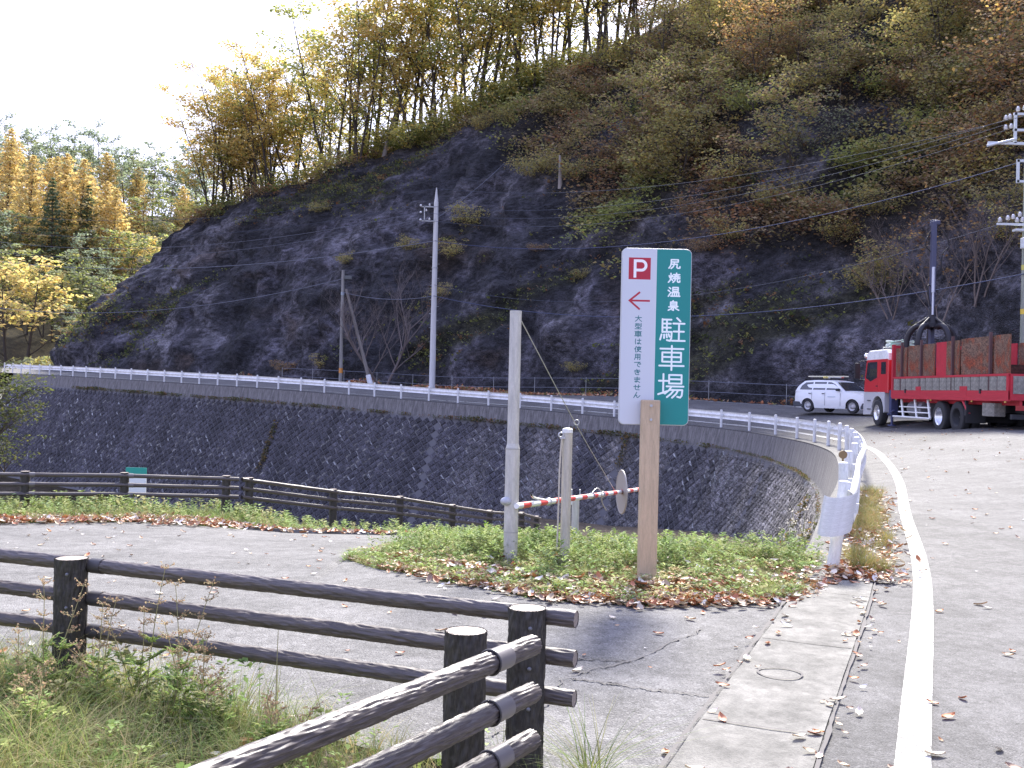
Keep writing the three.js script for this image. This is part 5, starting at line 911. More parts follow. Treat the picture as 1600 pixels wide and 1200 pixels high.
// ---- trees and shrubs on the wooded slope at right
{
  const r = random(555), trees = [], shrubs = [];
  const tk = [['olive', broadleaf(201, { h: 7, r: 0.11, stems: 2, pal: PAL.moor, spread: 0.44, limbs: 9, from: 0.12, full: 0.95, leaf: 0.21, leaves: 30 })], ['brown', broadleaf(202, { h: 6.5, r: 0.1, stems: 2, pal: [...PAL.rust, ...PAL.muted, PAL.orange[0]], spread: 0.46, limbs: 9, from: 0.12, full: 0.95, leaf: 0.21, leaves: 30 })], ['brownish green', broadleaf(203, { h: 6.5, r: 0.1, stems: 1, pal: [...PAL.muted, PAL.moor[0], PAL.olive[0], PAL.olive[2]], spread: 0.46, limbs: 12, from: 0.12, full: 0.95, leaf: 0.21, leaves: 30 })]];
  for (const [px, py] of [[1005, 60], [1060, 40], [1120, 75], [1170, 30], [1230, 60], [1290, 25], [1480, 60], [1530, 25], [1580, 90], [1090, -20], [1200, -40], [1300, -60], [1500, -50], [1590, -30], [1010, -10], [1450, 20], [990, 120], [1035, 175], [1085, 225], [1060, 285], [1190, 130], [1250, 110], [1310, 150], [1420, 160], [1475, 210], [1570, 215], [1520, 290], [1230, 290], [1000, 255], [1590, 150], [1110, 95], [1480, 120], [1560, 60], [1040, 110]]) { const k = Math.floor(r() * 3); trees.push([plant('slope_tree', tk[k][1], cliffAt(px, py).add(V(0, -0.5, 0)), r() * 6.28, 0.75 + r() * 0.4), tk[k][0]]); }
  labelRow(trees, 'tree', 'trees on the steep slope at upper right', (a, n) => `low ${a} tree on the steep upper right slope${n}`);
  const sk = [['olive', shrub(301, { r: 1.9, pal: PAL.moor })], ['rusty brown', shrub(302, { r: 1.8, pal: [...PAL.rust, ...PAL.muted] })], ['green', shrub(303, { r: 1.7, pal: PAL.olive })], ['yellow-brown', shrub(304, { r: 1.9, pal: [...PAL.muted, ...PAL.gold, ...PAL.moor] })]];
  const put = (px, py, k, sc) => shrubs.push([plant('shrub', sk[k][1], cliffAt(px, py, NA + 6).add(V(0, -0.2, 0)), r() * 6.28, sc, ['stems', 'foliage']), sk[k][0]]);
  for (const [px, py, k, sc] of [[1020, 150, 3, 1.5], [1075, 190, 1, 1.7], [1000, 215, 1, 1.4], [1050, 265, 3, 1.6], [990, 270, 0, 1.3], [1110, 130, 0, 1.6], [1160, 110, 0, 1.5], [1215, 95, 0, 1.4], [1180, 170, 2, 1.2], [1330, 260, 2, 1.2], [1380, 150, 2, 1.3], [1440, 130, 1, 1.2], [1500, 160, 0, 1.6], [1560, 150, 0, 1.5], [1590, 210, 3, 1.4], [1450, 210, 2, 1.3], [1410, 250, 0, 1.3], [1510, 240, 0, 1.4], [1560, 290, 3, 1.3], [1470, 290, 1, 1.3], [940, 250, 1, 1.0], [900, 275, 0, 0.9], [840, 270, 0, 1.0], [870, 180, 0, 1.0], [930, 150, 1, 1.2], [960, 110, 0, 1.3], [800, 190, 0, 0.9], [760, 200, 3, 0.8], [1130, 290, 3, 1.2], [1180, 240, 1, 1.1], [1095, 330, 1, 0.9], [1220, 320, 0, 1.0], [1290, 340, 1, 0.9], [1300, 365, 3, 0.8], [1370, 330, 0, 0.9], [735, 350, 0, 1.0], [700, 400, 3, 0.7], [545, 410, 0, 0.5], [690, 460, 3, 0.5], [1375, 425, 3, 1.0], [1360, 445, 0, 0.9], [1100, 390, 1, 0.6], [1130, 370, 3, 0.7], [910, 430, 0, 0.45], [895, 575, 0, 0.4], [840, 385, 1, 0.4], [500, 330, 0, 0.6], [640, 390, 0, 0.6], [450, 575, 1, 0.6], [500, 570, 3, 0.5], [1590, 320, 0, 1.1], [1575, 380, 3, 1.0], [1290, 130, 0, 1.2], [1240, 150, 3, 1.2], [1340, 40, 0, 1.3]]) put(px, py, k, sc);
  labelRow(shrubs, 'shrub', 'shrubs clinging to the cliff', (a, n) => `${a} shrub clinging to the dark cliff face${n}`);
  const big = plant('grey_shrub', shrub(310, { r: 3.2, pal: PAL.pale, stems: 22, leaves: 16 }), cliffAt(1268, 235, NA).add(V(0, -0.4, 0)), 0.4, 1.0, ['stems', 'foliage']); tag(big, 'large rounded pale grey-green shrub high on the right cliff', 'shrub');
  const b1 = plant('bare_tree', bare(401, { h: 8.6, r: 0.11, bark: C(0.17, 0.14, 0.13), levels: 4, fork: 9, stems: 2 }), (() => { const p = place(597, 600, 73); p.y = roadYAt(p.x, p.z); return p; })(), 0.5, 1.0, ['trunk', 'crown']); tag(b1, 'leafless roadside tree between the prop pole and the tall pole', 'tree');
  const twig = [[1470, 510, 411, 1.0, 'leafless tangled brushwood on the bank behind the grapple crane'], [1530, 470, 412, 0.9, 'leafless brushwood above the rusty truck panels near the right-hand pole'], [1400, 500, 413, 0.8, 'leafless brushwood on the bank left of the crane']];
  for (const [px, py, seed, sc, label] of twig) tag(plant('brushwood', bare(seed, { h: 7, r: 0.06, levels: 4, fork: 6, stems: 3, bark: C(0.17, 0.135, 0.115), pal: [C(0.4, 0.26, 0.1), C(0.3, 0.17, 0.07)], leaves: 60 }), cliffAt(px, py, NA).add(V(0, -0.2, 0)), seed, sc, ['branches', 'leaves']), label, 'shrub');
  const snag = single('dead_trunk', new THREE.BufferGeometry().copy((() => { const m = new Mesher(), rr = random(9), pts = stemPath(rr, V(0, -0.3, 0), V(0.03, 1, 0), 2.6, 6, 0.1, 0); m.limb(pts, pts.map((_, k) => 0.2 - 0.02 * k), 8, C(0.3, 0.27, 0.25)); return m.build(); })()), barkMat, 'short pale dead trunk standing on the cliff left of the sign top', 'tree trunk'); snag.position.copy(cliffAt(877, 290, NA));
}
// ---- undergrowth that covers the slope as one mass
function clump(seed, n, rad, size, flat = 0.7) { const r = random(seed), m = new Mesher(); for (let k = 0; k < n; k++) { const d = V(r() - 0.5, (r() - 0.5) * flat, r() - 0.5).multiplyScalar(rad * 2), nn = V((r() - 0.5) * 1.6, 0.8, (r() - 0.5) * 1.6).normalize(), t = r() * 6.28, dd = V(Math.cos(t), (r() - 0.5) * 0.8, Math.sin(t)); dd.addScaledVector(nn, -dd.dot(nn)).normalize(); const v = 0.7 + r() * 0.6; m.leaf(d, size * (0.6 + r() * 0.8), nn, dd, C(v, v, v)); } return m.build(); }
function scatter(name, geo, mat, items, label, category, parent = scene) {   // items: [position, turn(Euler), scale(Vector3 or number), color]
  const m = new THREE.InstancedMesh(geo, mat, items.length), M4 = new THREE.Matrix4(), Q = new THREE.Quaternion(), S = V(1, 1, 1);
  items.forEach(([p, e, s, c], i) => { Q.setFromEuler(e); if (s.isVector3) S.copy(s); else S.setScalar(s); M4.compose(p, Q, S); m.setMatrixAt(i, M4); m.setColorAt(i, c); });
  m.name = numbered(name); m.castShadow = m.receiveShadow = true; m.userData.kind = 'stuff'; tag(m, label, parent === scene ? category : null); parent.add(m); return m;
}
const E3 = (a, b, c) => new THREE.Euler(a, b, c);
{
  const r = random(909), items = [], geo = clump(1, 20, 0.55, 0.19, 0.8);
  for (let t = 0; t < 60000 && items.length < 30000; t++) {
    const i = Math.floor(NU * (0.176 + r() * 0.676)), j = 9 + Math.floor(r() * (r() < 0.25 ? NA + 24 : NA - 12)), a = j < NA ? j / (NA - 1) : 1 + (j - NA + 1) / NT, p = cliffGrid[j][i]; const w = wooded(i, a, p); const cl = fbm(i * footArc * 0.16, p.y * 0.2, 44, 3); if (r() > w * (a > 1 ? 1 : smoothstep(cl, -0.2, 0.12) * 0.9 + 0.1)) continue;
    const [px, py, d] = cliffSeen[j][i]; if (d < 25 || px < 150 || px > 1750) continue;
    const s = i * footArc, l = fbm(s * 0.25, p.y * 0.3, 21, 3), hue = fbm(s * 0.12, p.y * 0.14, 31, 3) + (r() - 0.5) * 0.25, pal = hue > 0.16 ? PAL.rust : hue > 0.0 ? PAL.muted : hue > -0.16 ? PAL.moor : PAL.olive, out = Math.max(0.05, 0.35 + l * 2.4) * (a > 1 ? 0.8 : 1) * (0.4 + r());
    items.push([p.clone().addScaledVector(footN[i], -out * 0.5).add(V((r() - 0.5) * 0.8, out * 0.6 + (r() - 0.5) * 0.5, (r() - 0.5) * 0.8)), E3(0, r() * 6.28, (r() - 0.5) * 0.6), 0.7 + r() * 0.9, shade(pick(r, pal), 0.6 + r() * 0.6)]);
  }
  scatter('undergrowth', geo, leafMat, items, 'olive and brown undergrowth covering the upper slope and cliff crest', 'undergrowth');
  const tufts = [], tg = clump(2, 8, 0.35, 0.2, 0.5);
  for (let t = 0; t < 60000 && tufts.length < 3400; t++) {
    const i = Math.floor(NU * (0.176 + r() * 0.676)), j = 2 + Math.floor(r() * (NA - 6)), p = cliffGrid[j][i], s = i * footArc; if (fbm(s * 0.1 - p.y * 0.16, p.y * 0.09, 6.2, 4) + (r() - 0.5) * 0.12 < 0.13) continue; const [px, , d] = cliffSeen[j][i]; if (d < 25 || px < 100 || px > 1700) continue;
    tufts.push([p.clone().add(V((r() - 0.5) * 0.8, (r() - 0.5) * 0.6, 0.1)), E3(0, r() * 6.28, 0), 0.45 + r() * 0.7, shade(pick(r, r() < 0.4 ? PAL.olive : r() < 0.7 ? PAL.green : PAL.rust), 0.45 + r() * 0.35)]);
  }
  scatter('cliff_moss', tg, leafMat, tufts, 'mossy tufts in the seams of the dark sprayed cliff', 'moss');
}
// ---- far forest on the left
{
  const kinds = [['dark green conifer', conifer(501, { h: 16, pal: PAL.conifer, droop: -0.15, width: 0.24, shape: 0.85 })], ['dark green conifer', conifer(502, { h: 18, pal: [...PAL.conifer, ...PAL.pine], droop: -0.1, width: 0.22, shape: 0.8 })], ['yellow larch', conifer(503, { h: 16, pal: PAL.larch, droop: 0.12, width: 0.24, shape: 0.65 })], ['grey-green pine', broadleaf(504, { h: 16, r: 0.2, stems: 1, pal: PAL.pine, spread: 0.24, from: 0.42, leaf: 0.42, leaves: 13, full: 0.95, limbs: 9, bark: C(0.12, 0.08, 0.06) })], ['olive broadleaf', broadleaf(505, { h: 12, r: 0.16, stems: 2, pal: [...PAL.olive, ...PAL.pale, ...PAL.green], spread: 0.3, leaf: 0.5, leaves: 9, full: 1, from: 0.15, limbs: 7 })], ['golden broadleaf', broadleaf(506, { h: 10, r: 0.16, stems: 1, pal: [...PAL.gold, ...PAL.larch], spread: 0.36, leaf: 0.42, leaves: 13, full: 1 })]];
  const r = random(42), list = [];
  const add = (px, d, k, sc) => { const x = (px - 800) / F_PIX * d, z = -d; list.push([plant('forest_tree', kinds[k][1], V(x, farY(x, z) - 0.3, z), r() * 6.28, sc), kinds[k][0]]); };
  // ridge, middle, front
  for (let px = -60; px < 330; px += 17) { add(px + (r() - 0.5) * 16, 182 + r() * 16, r() < 0.6 ? 3 : 4, 0.85 + r() * 0.35); add(px + 8 + (r() - 0.5) * 14, 160 + r() * 12, [2, 4, 5, 5, 2, 3][Math.floor(r() * 6)], 0.8 + r() * 0.3); add(px + (r() - 0.5) * 14, 142 + r() * 10, [4, 5, 5, 4, 0, 4][Math.floor(r() * 6)], 0.75 + r() * 0.3); if (px < 300) add(px + 5 + (r() - 0.5) * 14, 127 + r() * 8, [4, 4, 3, 4, 5][Math.floor(r() * 5)], 0.7 + r() * 0.3); }
  for (let px = -55; px < 320; px += 24) { add(px + r() * 12, 196 + r() * 8, 4, 0.9 + r() * 0.25); add(px + r() * 12, 172 + r() * 6, r() < 0.5 ? 4 : 3, 0.95 + r() * 0.2); }
  for (const [px, d, k, sc] of [[38, 150, 2, 1.15], [95, 152, 2, 1.2], [118, 150, 2, 1.2], [160, 150, 2, 1.05], [172, 149, 2, 1.0], [38, 118, 5, 1.35], [12, 117, 5, 1.2], [108, 114, 3, 0.5]]) add(px, d, k, sc);
  labelRow(list, 'tree', 'trees of the far forest', (a, n) => `${a} of the far forest at left${n}`);
  const red = plant('maple', broadleaf(520, { h: 5.5, r: 0.1, stems: 2, pal: [C(0.6, 0.22, 0.07), C(0.55, 0.28, 0.1), C(0.5, 0.16, 0.06)], spread: 0.34, from: 0.2, leaf: 0.3, leaves: 14 }), V((106 - 800) / F_PIX * 112, farY(-47, -112) - 0.6, -112), 1, 0.9); tag(red, 'small bright orange maple at the left end of the cliff', 'tree');
  const sh = [[-8, 598, 44, 0.75], [-16, 648, 43, 1.0], [2, 700, 44, 0.85]], sg = shrub(530, { r: 2.0, pal: PAL.green.map((c) => shade(c, 0.6)), leaves: 16, leaf: 0.16 }), texts = ['uppermost dark green bush at the left edge covering the wall end', 'middle dark green bush cut by the left edge of view', 'lowest dark green bush at the left edge beside the wall'];
  sh.forEach(([px, py, d, sc], k) => tag(plant('wall_bush', sg, place(px, py + 30, d), k * 2, sc, ['stems', 'foliage']), texts[k], 'bush', 'bushes at the left end of the wall'));
  const grass = [], gg = clump(3, 10, 0.6, 0.35, 0.8); for (let k = 0; k < 900; k++) { const px = -20 + r() * 130, d = 100 + r() * 16, x = (px - 800) / F_PIX * d, z = -d, n = nearest(x, z); if (n.q < 7.8) continue; grass.push([V(x, Math.max(farY(x, z), 2.4) - 0.2 + r() * 1.5, z), E3(0, r() * 6, 0), 0.8 + r() * 0.8, shade(pick(r, [...PAL.gold, ...PAL.pale]), 0.6 + r() * 0.5)]); }
  scatter('dry_grass', gg, leafMat, grass, 'pale dry grass bank beyond the far end of the guardrail', 'grass');
}

// ------------------------------------------------------------------ weeds, grass, fallen leaves
const weedCol = [C(0.16, 0.24, 0.05), C(0.2, 0.27, 0.06), C(0.13, 0.2, 0.05), C(0.25, 0.29, 0.08), C(0.28, 0.27, 0.11)], strawCol = [C(0.38, 0.3, 0.15), C(0.3, 0.26, 0.12), C(0.24, 0.25, 0.09)];
const litterCol = [C(0.42, 0.16, 0.06), C(0.34, 0.13, 0.06), C(0.52, 0.24, 0.09), C(0.52, 0.4, 0.25), C(0.66, 0.57, 0.44), C(0.27, 0.17, 0.11), C(0.46, 0.3, 0.17), C(0.7, 0.65, 0.57)];
function weedGeo(seed, n, h, size) {
  const r = random(seed), m = new Mesher(); for (let k = 0; k < n; k++) { const a = r() * 6.28, y = h * Math.pow(r(), 0.7), q = 0.02 + 0.1 * r() * (1.2 - y / h), el = 0.1 + r() * 0.5, dd = dirOf(a, el), nn = dirOf(a, el + Math.PI / 2 - 0.3 * r()); const v = 0.75 + r() * 0.55; m.leaf(V(Math.cos(a) * q, y, Math.sin(a) * q), size * (0.7 + r() * 0.7), nn, dd, C(v, v, v), 0.25, 0.55); }
  return m.build();
}
function bladeGeo(seed, n, h, spread, w) {   // a tuft of curving blades
  const r = random(seed), p = [], c = [], nrm = [], idx = [];
  for (let k = 0; k < n; k++) {
    const a = r() * 6.28, L = h * (0.55 + r() * 0.6), bend = spread * (0.5 + r()), o = V((r() - 0.5) * 0.06, 0, (r() - 0.5) * 0.06), s = V(-Math.sin(a), 0, Math.cos(a)), b0 = p.length / 3, v = 0.75 + r() * 0.5;
    for (let q = 0; q <= 4; q++) { const t = q / 4, x = bend * t * t * L, y = L * (t - 0.28 * bend * t * t), ww = w * (1 - t * 0.92); for (const e of [-1, 1]) { p.push(o.x + Math.cos(a) * x + s.x * ww * e, y, o.z + Math.sin(a) * x + s.z * ww * e); c.push(v, v, v); nrm.push(Math.cos(a) * 0.6, 0.6, Math.sin(a) * 0.6); } }
    for (let q = 0; q < 4; q++) { const i = b0 + q * 2; idx.push(i, i + 1, i + 2, i + 1, i + 3, i + 2); }
  }
  const g = new THREE.BufferGeometry(); g.setAttribute('position', new THREE.Float32BufferAttribute(p, 3)); g.setAttribute('color', new THREE.Float32BufferAttribute(c, 3)); g.setIndex(idx); g.computeVertexNormals(); return g;
}
function litterGeo() {   // a curled fallen leaf, 8 cm long
  const p = [], idx = [], c = []; const rows = [[-0.5, 0.02], [-0.28, 0.2], [0.02, 0.27], [0.3, 0.16], [0.52, 0.01]];
  rows.forEach(([x, w], k) => { const lift = 0.18 * Math.pow(Math.abs(x) * 2, 2); for (const e of [-1, 0, 1]) { p.push(x * 0.09, (lift * 0.5 + Math.abs(e) * 0.1) * 0.09 + 0.002, e * w * 0.09); c.push(1, 1, 1); } if (k) { const a = (k - 1) * 3, b = k * 3; for (const q of [0, 1]) idx.push(a + q, b + q, a + q + 1, a + q + 1, b + q, b + q + 1); } });
  const g = new THREE.BufferGeometry(); g.setAttribute('position', new THREE.Float32BufferAttribute(p, 3)); g.setAttribute('color', new THREE.Float32BufferAttribute(c, 3)); g.setIndex(idx); g.computeVertexNormals(); return g;
}
const litter = litterGeo(), litterMat = new THREE.MeshPhysicalMaterial({ color: C(1, 1, 1), vertexColors: true, roughness: 0.6, transmission: 0.12, thickness: 0, side: THREE.DoubleSide });
const grassMat = leafMaterial(0.35);
const inIsland = (x, d) => { const n = nearest(x, -d); return x > -1.75 && d > islandFront(x) + 0.02 && n.q < -0.25 && d < 12.9 && (x > -1.4 + (d - 11) * 0.12 || d < 11.5); };
{
  const r = random(606), weeds = [], low = [], tuft = [], leaves = [];
  const geoA = weedGeo(1, 30, 0.26, 0.04), geoB = weedGeo(2, 16, 0.09, 0.032), geoT = bladeGeo(3, 14, 0.2, 0.9, 0.0026);
  for (let k = 0; k < 60000; k++) {
    const x = -1.8 + r() * 6.4, d = 8 + r() * 5; if (!inIsland(x, d)) continue; const f = d - islandFront(x), y = lowY(x, -d), n = fbm(x * 1.1, d * 1.1, 3, 3);
    if (Math.hypot(x - 1.15, d - 9.1) < 0.13) continue;
    const tallness = smoothstep(f, 0.5, 2.0) * (x > 2.6 ? 0.45 : 1) * (x < -1 ? 0.7 : 1);
    if (weeds.length < 1700 && r() < tallness * 0.22 && n > -0.22) weeds.push([V(x, y, -d), E3((r() - 0.5) * 0.3, r() * 6.28, (r() - 0.5) * 0.3), V(1, 1, 1).multiplyScalar(0.55 + r() * 0.55 + n * 0.7), shade(pick(r, weedCol.slice(0, 4)), 0.8 + r() * 0.5)]);
    else if (low.length < 2600 && r() < 0.24 && n + f * 0.2 > -0.15) low.push([V(x, y - 0.01, -d), E3(0, r() * 6.28, 0), 0.6 + r() * 0.8, shade(pick(r, n < -0.02 ? [...weedCol, ...strawCol] : weedCol), 0.8 + r() * 0.5)]);
    else if (tuft.length < 9000 && r() < 0.8) tuft.push([V(x, y - 0.01, -d), E3(0, r() * 6.28, 0), Math.max(0.3, (0.35 + r() * 0.75) * (0.7 + 0.5 * tallness) + n * 0.8), shade(pick(r, r() < 0.35 - n ? strawCol : weedCol), 0.95 + r() * 0.5)]);
    if (leaves.length < 2600 && r() < (f < 0.8 ? 0.8 : 0.12) * (x < -0.6 ? 0.35 : 1)) leaves.push([V(x, y + 0.012 + r() * (f < 0.5 ? 0.03 : 0.08), -d), E3((r() - 0.5) * 0.9, r() * 6.28, (r() - 0.5) * 0.9), 0.5 + r() * 0.75, shade(pick(r, litterCol), 0.75 + r() * 0.5)]);
  }
  scatter('island_weeds', geoA, grassMat, weeds, 'leafy green weeds covering the back of the island by the posts', 'weeds');
  scatter('island_clover', geoB, grassMat, low, 'low green ground cover on the island below the parking sign', 'ground cover');
  scatter('island_grass', geoT, grassMat, tuft, 'short grass and straw at the front of the island', 'grass');
  for (let k = 0; k < 2300; k++) { const x = -1.2 + r() * 4.8, f = (r() + r() - 0.55) * 0.42 * (0.6 + 1.6 * Math.max(0, fbm(x * 1.7, 4.2) + 0.25)), d = islandFront(x) + f; if (nearest(x, -d).q > -0.1 && d < 9) continue; leaves.push([V(x, lowY(x, -d) + 0.022 + r() * 0.03, -d), E3((r() - 0.5) * 0.8, r() * 6.28, (r() - 0.5) * 0.8), 0.5 + r() * 0.7, shade(pick(r, litterCol), 0.75 + r() * 0.5)]); if (x < 0.3 && r() < 0.6) leaves.pop(); }
  for (let k = 0; k < 900; k++) { const s = S0 - 0.6 + Math.pow(r(), 1.6) * 9, q = -0.35 + (r() + r() + r()) / 3 * 1.1, p = onPath(s, q); p.y += 0.04 + r() * 0.05; leaves.push([p, E3((r() - 0.5), r() * 6.28, (r() - 0.5)), 0.5 + r() * 0.7, shade(pick(r, litterCol), 0.75 + r() * 0.5)]); }
  scatter('island_leaves', litter, litterMat, leaves, 'drift of fallen brown leaves along the front edge of the island', 'fallen leaves');
  const edge = []; for (let k = 0; k < 900; k++) { const s = S0 - 0.2 + r() * 9, q = 0.0 + r() * 0.42, p = onPath(s, q, 0.02); if (fbm(s * 1.1, q * 3, 7, 3) + (r() - 0.5) * 0.3 < 0.02 + Math.abs(q - 0.15) * 0.5) continue; edge.push([p, E3(0, r() * 6.28, 0), 0.5 + r() * 1.0, pick(r, [C(0.3, 0.27, 0.08), C(0.34, 0.25, 0.09), C(0.2, 0.21, 0.06)])]); }
  scatter('rail_grass', geoT, grassMat, edge, 'yellowing grass growing beside the guardrail end on the road side', 'grass');
}
{ // verge along the far fences
  const r = random(717), tufts = [], weeds = [], leaves = [], geoT = bladeGeo(5, 14, 0.17, 0.9, 0.005), geoW = weedGeo(6, 20, 0.3, 0.07);
  for (let k = 0; k < 14000; k++) {
    const x = -14 + r() * 15.2, e = x < -1.7 ? farEdge(x) : 18 + (x + 1.7) * 2.2, d = e + r() * (fenceD(x) - e + 3.2), y = lowY(x, -d); if (d > 33) continue;
    const lane = driveLane.points.some((p) => Math.hypot(p.x - x, p.z + d) < 1.2); if (lane) continue; const n = fbm(x * 0.5, d * 0.5, 8, 3);
    if (r() < 0.62) tufts.push([V(x, y - 0.02, -d), E3(0, r() * 6.28, 0), Math.max(0.5, 0.6 + r() * 0.8 + n), shade(pick(r, n > 0 ? [...weedCol, ...strawCol] : weedCol), 0.8 + r() * 0.5)]);
    else if (d > e + 0.7 && r() < 0.3 + n) weeds.push([V(x, y - 0.02, -d), E3(0, r() * 6.28, 0), 0.5 + r() * 0.7 + n * 0.6, shade(pick(r, weedCol), 0.7 + r() * 0.5)]);
  }
  for (let k = 0; k < 6500; k++) { const x = -15 + r() * 13.6, w = x < -4.5 ? 1 : 0.35; if (r() > w) continue; const d = farEdge(x) - 0.7 + (r() + r()) * 1.05; leaves.push([V(x, lowY(x, -d) + 0.03 + r() * 0.05, -d), E3((r() - 0.5), r() * 6.28, (r() - 0.5)), 0.7 + r() * 0.9, shade(pick(r, litterCol), 0.8 + r() * 0.5)]); }
  scatter('verge_grass', geoT, grassMat, tufts, 'grass verge between the drive and the far log fences', 'grass'); scatter('verge_weeds', geoW, grassMat, weeds, 'leafy weeds growing through the far log fences', 'weeds'); scatter('verge_leaves', litter, litterMat, leaves, 'fallen orange leaves drifted along the far edge of the drive', 'fallen leaves');
}
{ // road and drive
  const r = random(818), road = [], drive = [], foot = [];
  for (let k = 0; k < 620; k++) { const s = S0 - 9 + Math.pow(r(), 1.3) * 40, q = 0.3 + r() * 6.5, p = onPath(s, q); p.y = roadY(s, q) + 0.026; if (fbm(p.x * 0.5, p.z * 0.5, 2) + r() * 0.5 < 0.1) continue; road.push([p, E3((r() - 0.5) * 0.5, r() * 6.28, (r() - 0.5) * 0.5), 0.35 + r() * 0.8, shade(pick(r, litterCol), 0.9 + r() * 0.5)]); }
  for (let k = 0; k < 520; k++) { const d = 3.5 + r() * 12, x = -9 + r() * 11; if (nearest(x, -d).q > -0.02 || (x > -1.75 && d > islandFront(x)) || d > farEdge(x) - 0.5 && x < -1.7 || x < 0.3 && d < 5.5 - 0.395 * (x + 2.19)) continue; if (r() < 0.3) continue; drive.push([V(x, lowY(x, -d) + 0.024, -d), E3((r() - 0.5) * 0.5, r() * 6.28, (r() - 0.5) * 0.5), 0.3 + r() * 0.75, shade(pick(r, litterCol), 0.9 + r() * 0.5)]); }
  for (let k = 0; k < 140; k++) { const s = S0 - 9 + r() * 9, q = (r() < 0.7 ? 0.3 : -0.3) + (r() - 0.5) * 0.25, p = onPath(s, q, 0.036); drive.push([p, E3((r() - 0.5) * 0.6, r() * 6.28, (r() - 0.5) * 0.6), 0.3 + r() * 0.7, shade(pick(r, litterCol), 0.9 + r() * 0.5)]); }
  for (let k = 0; k < 9000; k++) { const s = S0 + 26 + r() * 62, q = 7.7 + Math.pow(r(), 0.8) * 3.4 - (s > S0 + 50 ? 0.2 : 0), p = onPath(s, q), h = Math.max(0, fbm(s * 0.18, 3.3) * 2.2 + 0.15) * smoothstep(q, 7.8, 9.2); p.y = roadY(s, q) + 0.05 + h * (0.3 + r() * 0.7); foot.push([p, E3((r() - 0.5) * 1.6, r() * 6.28, (r() - 0.5) * 1.6), 1.7 + r() * 1.6, shade(pick(r, [litterCol[0], litterCol[1], litterCol[2], litterCol[6], litterCol[5], C(0.2, 0.19, 0.06)]), 0.8 + r() * 0.6)]); }
  scatter('road_leaves', litter, litterMat, road, 'single dry leaves scattered over the asphalt road', 'fallen leaves'); scatter('drive_leaves', litter, litterMat, drive, 'single dry leaves scattered over the drive and gutter', 'fallen leaves'); scatter('cliff_foot_leaves', litter, litterMat, foot, 'brown leaf litter heaped along the foot of the cliff', 'fallen leaves');
}
{ // tufts on the wall's ledge and in its joints
  const r = random(919), wall = scene.getObjectByName('retaining_wall'), items = [], g = clump(7, 12, 0.12, 0.09, 0.8);
  for (let k = 0; k < 1700; k++) { const s = S0 + 12 + r() * 82, d = fbm(s * 0.35, 4.4, 0, 3); if (s < S0 + 24 && r() < 0.75) continue; if (d + r() * 0.3 < -0.02) continue; const p = wallPoint(s, -0.02 + (r() - 0.5) * 0.08, 0.05); p.y += 0.02 + Math.max(0, d) * 0.25 * r(); items.push([p, E3(0, r() * 6.28, 0), (0.4 + r() * 0.6 + Math.max(0, d) * 1.2) * (s < S0 + 40 ? 0.45 : 1), shade(pick(r, [C(0.1, 0.11, 0.02), C(0.14, 0.13, 0.03), C(0.07, 0.08, 0.02), C(0.2, 0.1, 0.03)]), 0.8 + r() * 0.4)]); }
  for (const [s0, w0, w1, n] of [[S0 + 13.9, 0.1, 3.2, 40], [S0 + 45.9, 0, 1.6, 36], [S0 + 70, 1.2, 4.5, 90], [S0 + 22.4, 0.2, 2.4, 26]]) for (let k = 0; k < n; k++) { const p = wallPoint(s0 + (r() - 0.5) * 0.2, lerp(w0, w1, r()), 0.05); items.push([p, E3(0, r() * 6.28, 0), 0.6 + r(), shade(pick(r, [C(0.09, 0.1, 0.02), C(0.24, 0.15, 0.04), C(0.16, 0.13, 0.05)]), 0.8 + r() * 0.4)]); }
  scatter('ledge_moss', g, leafMat, items, 'moss and small ferns along the ledge of the wall', null, wall);
}
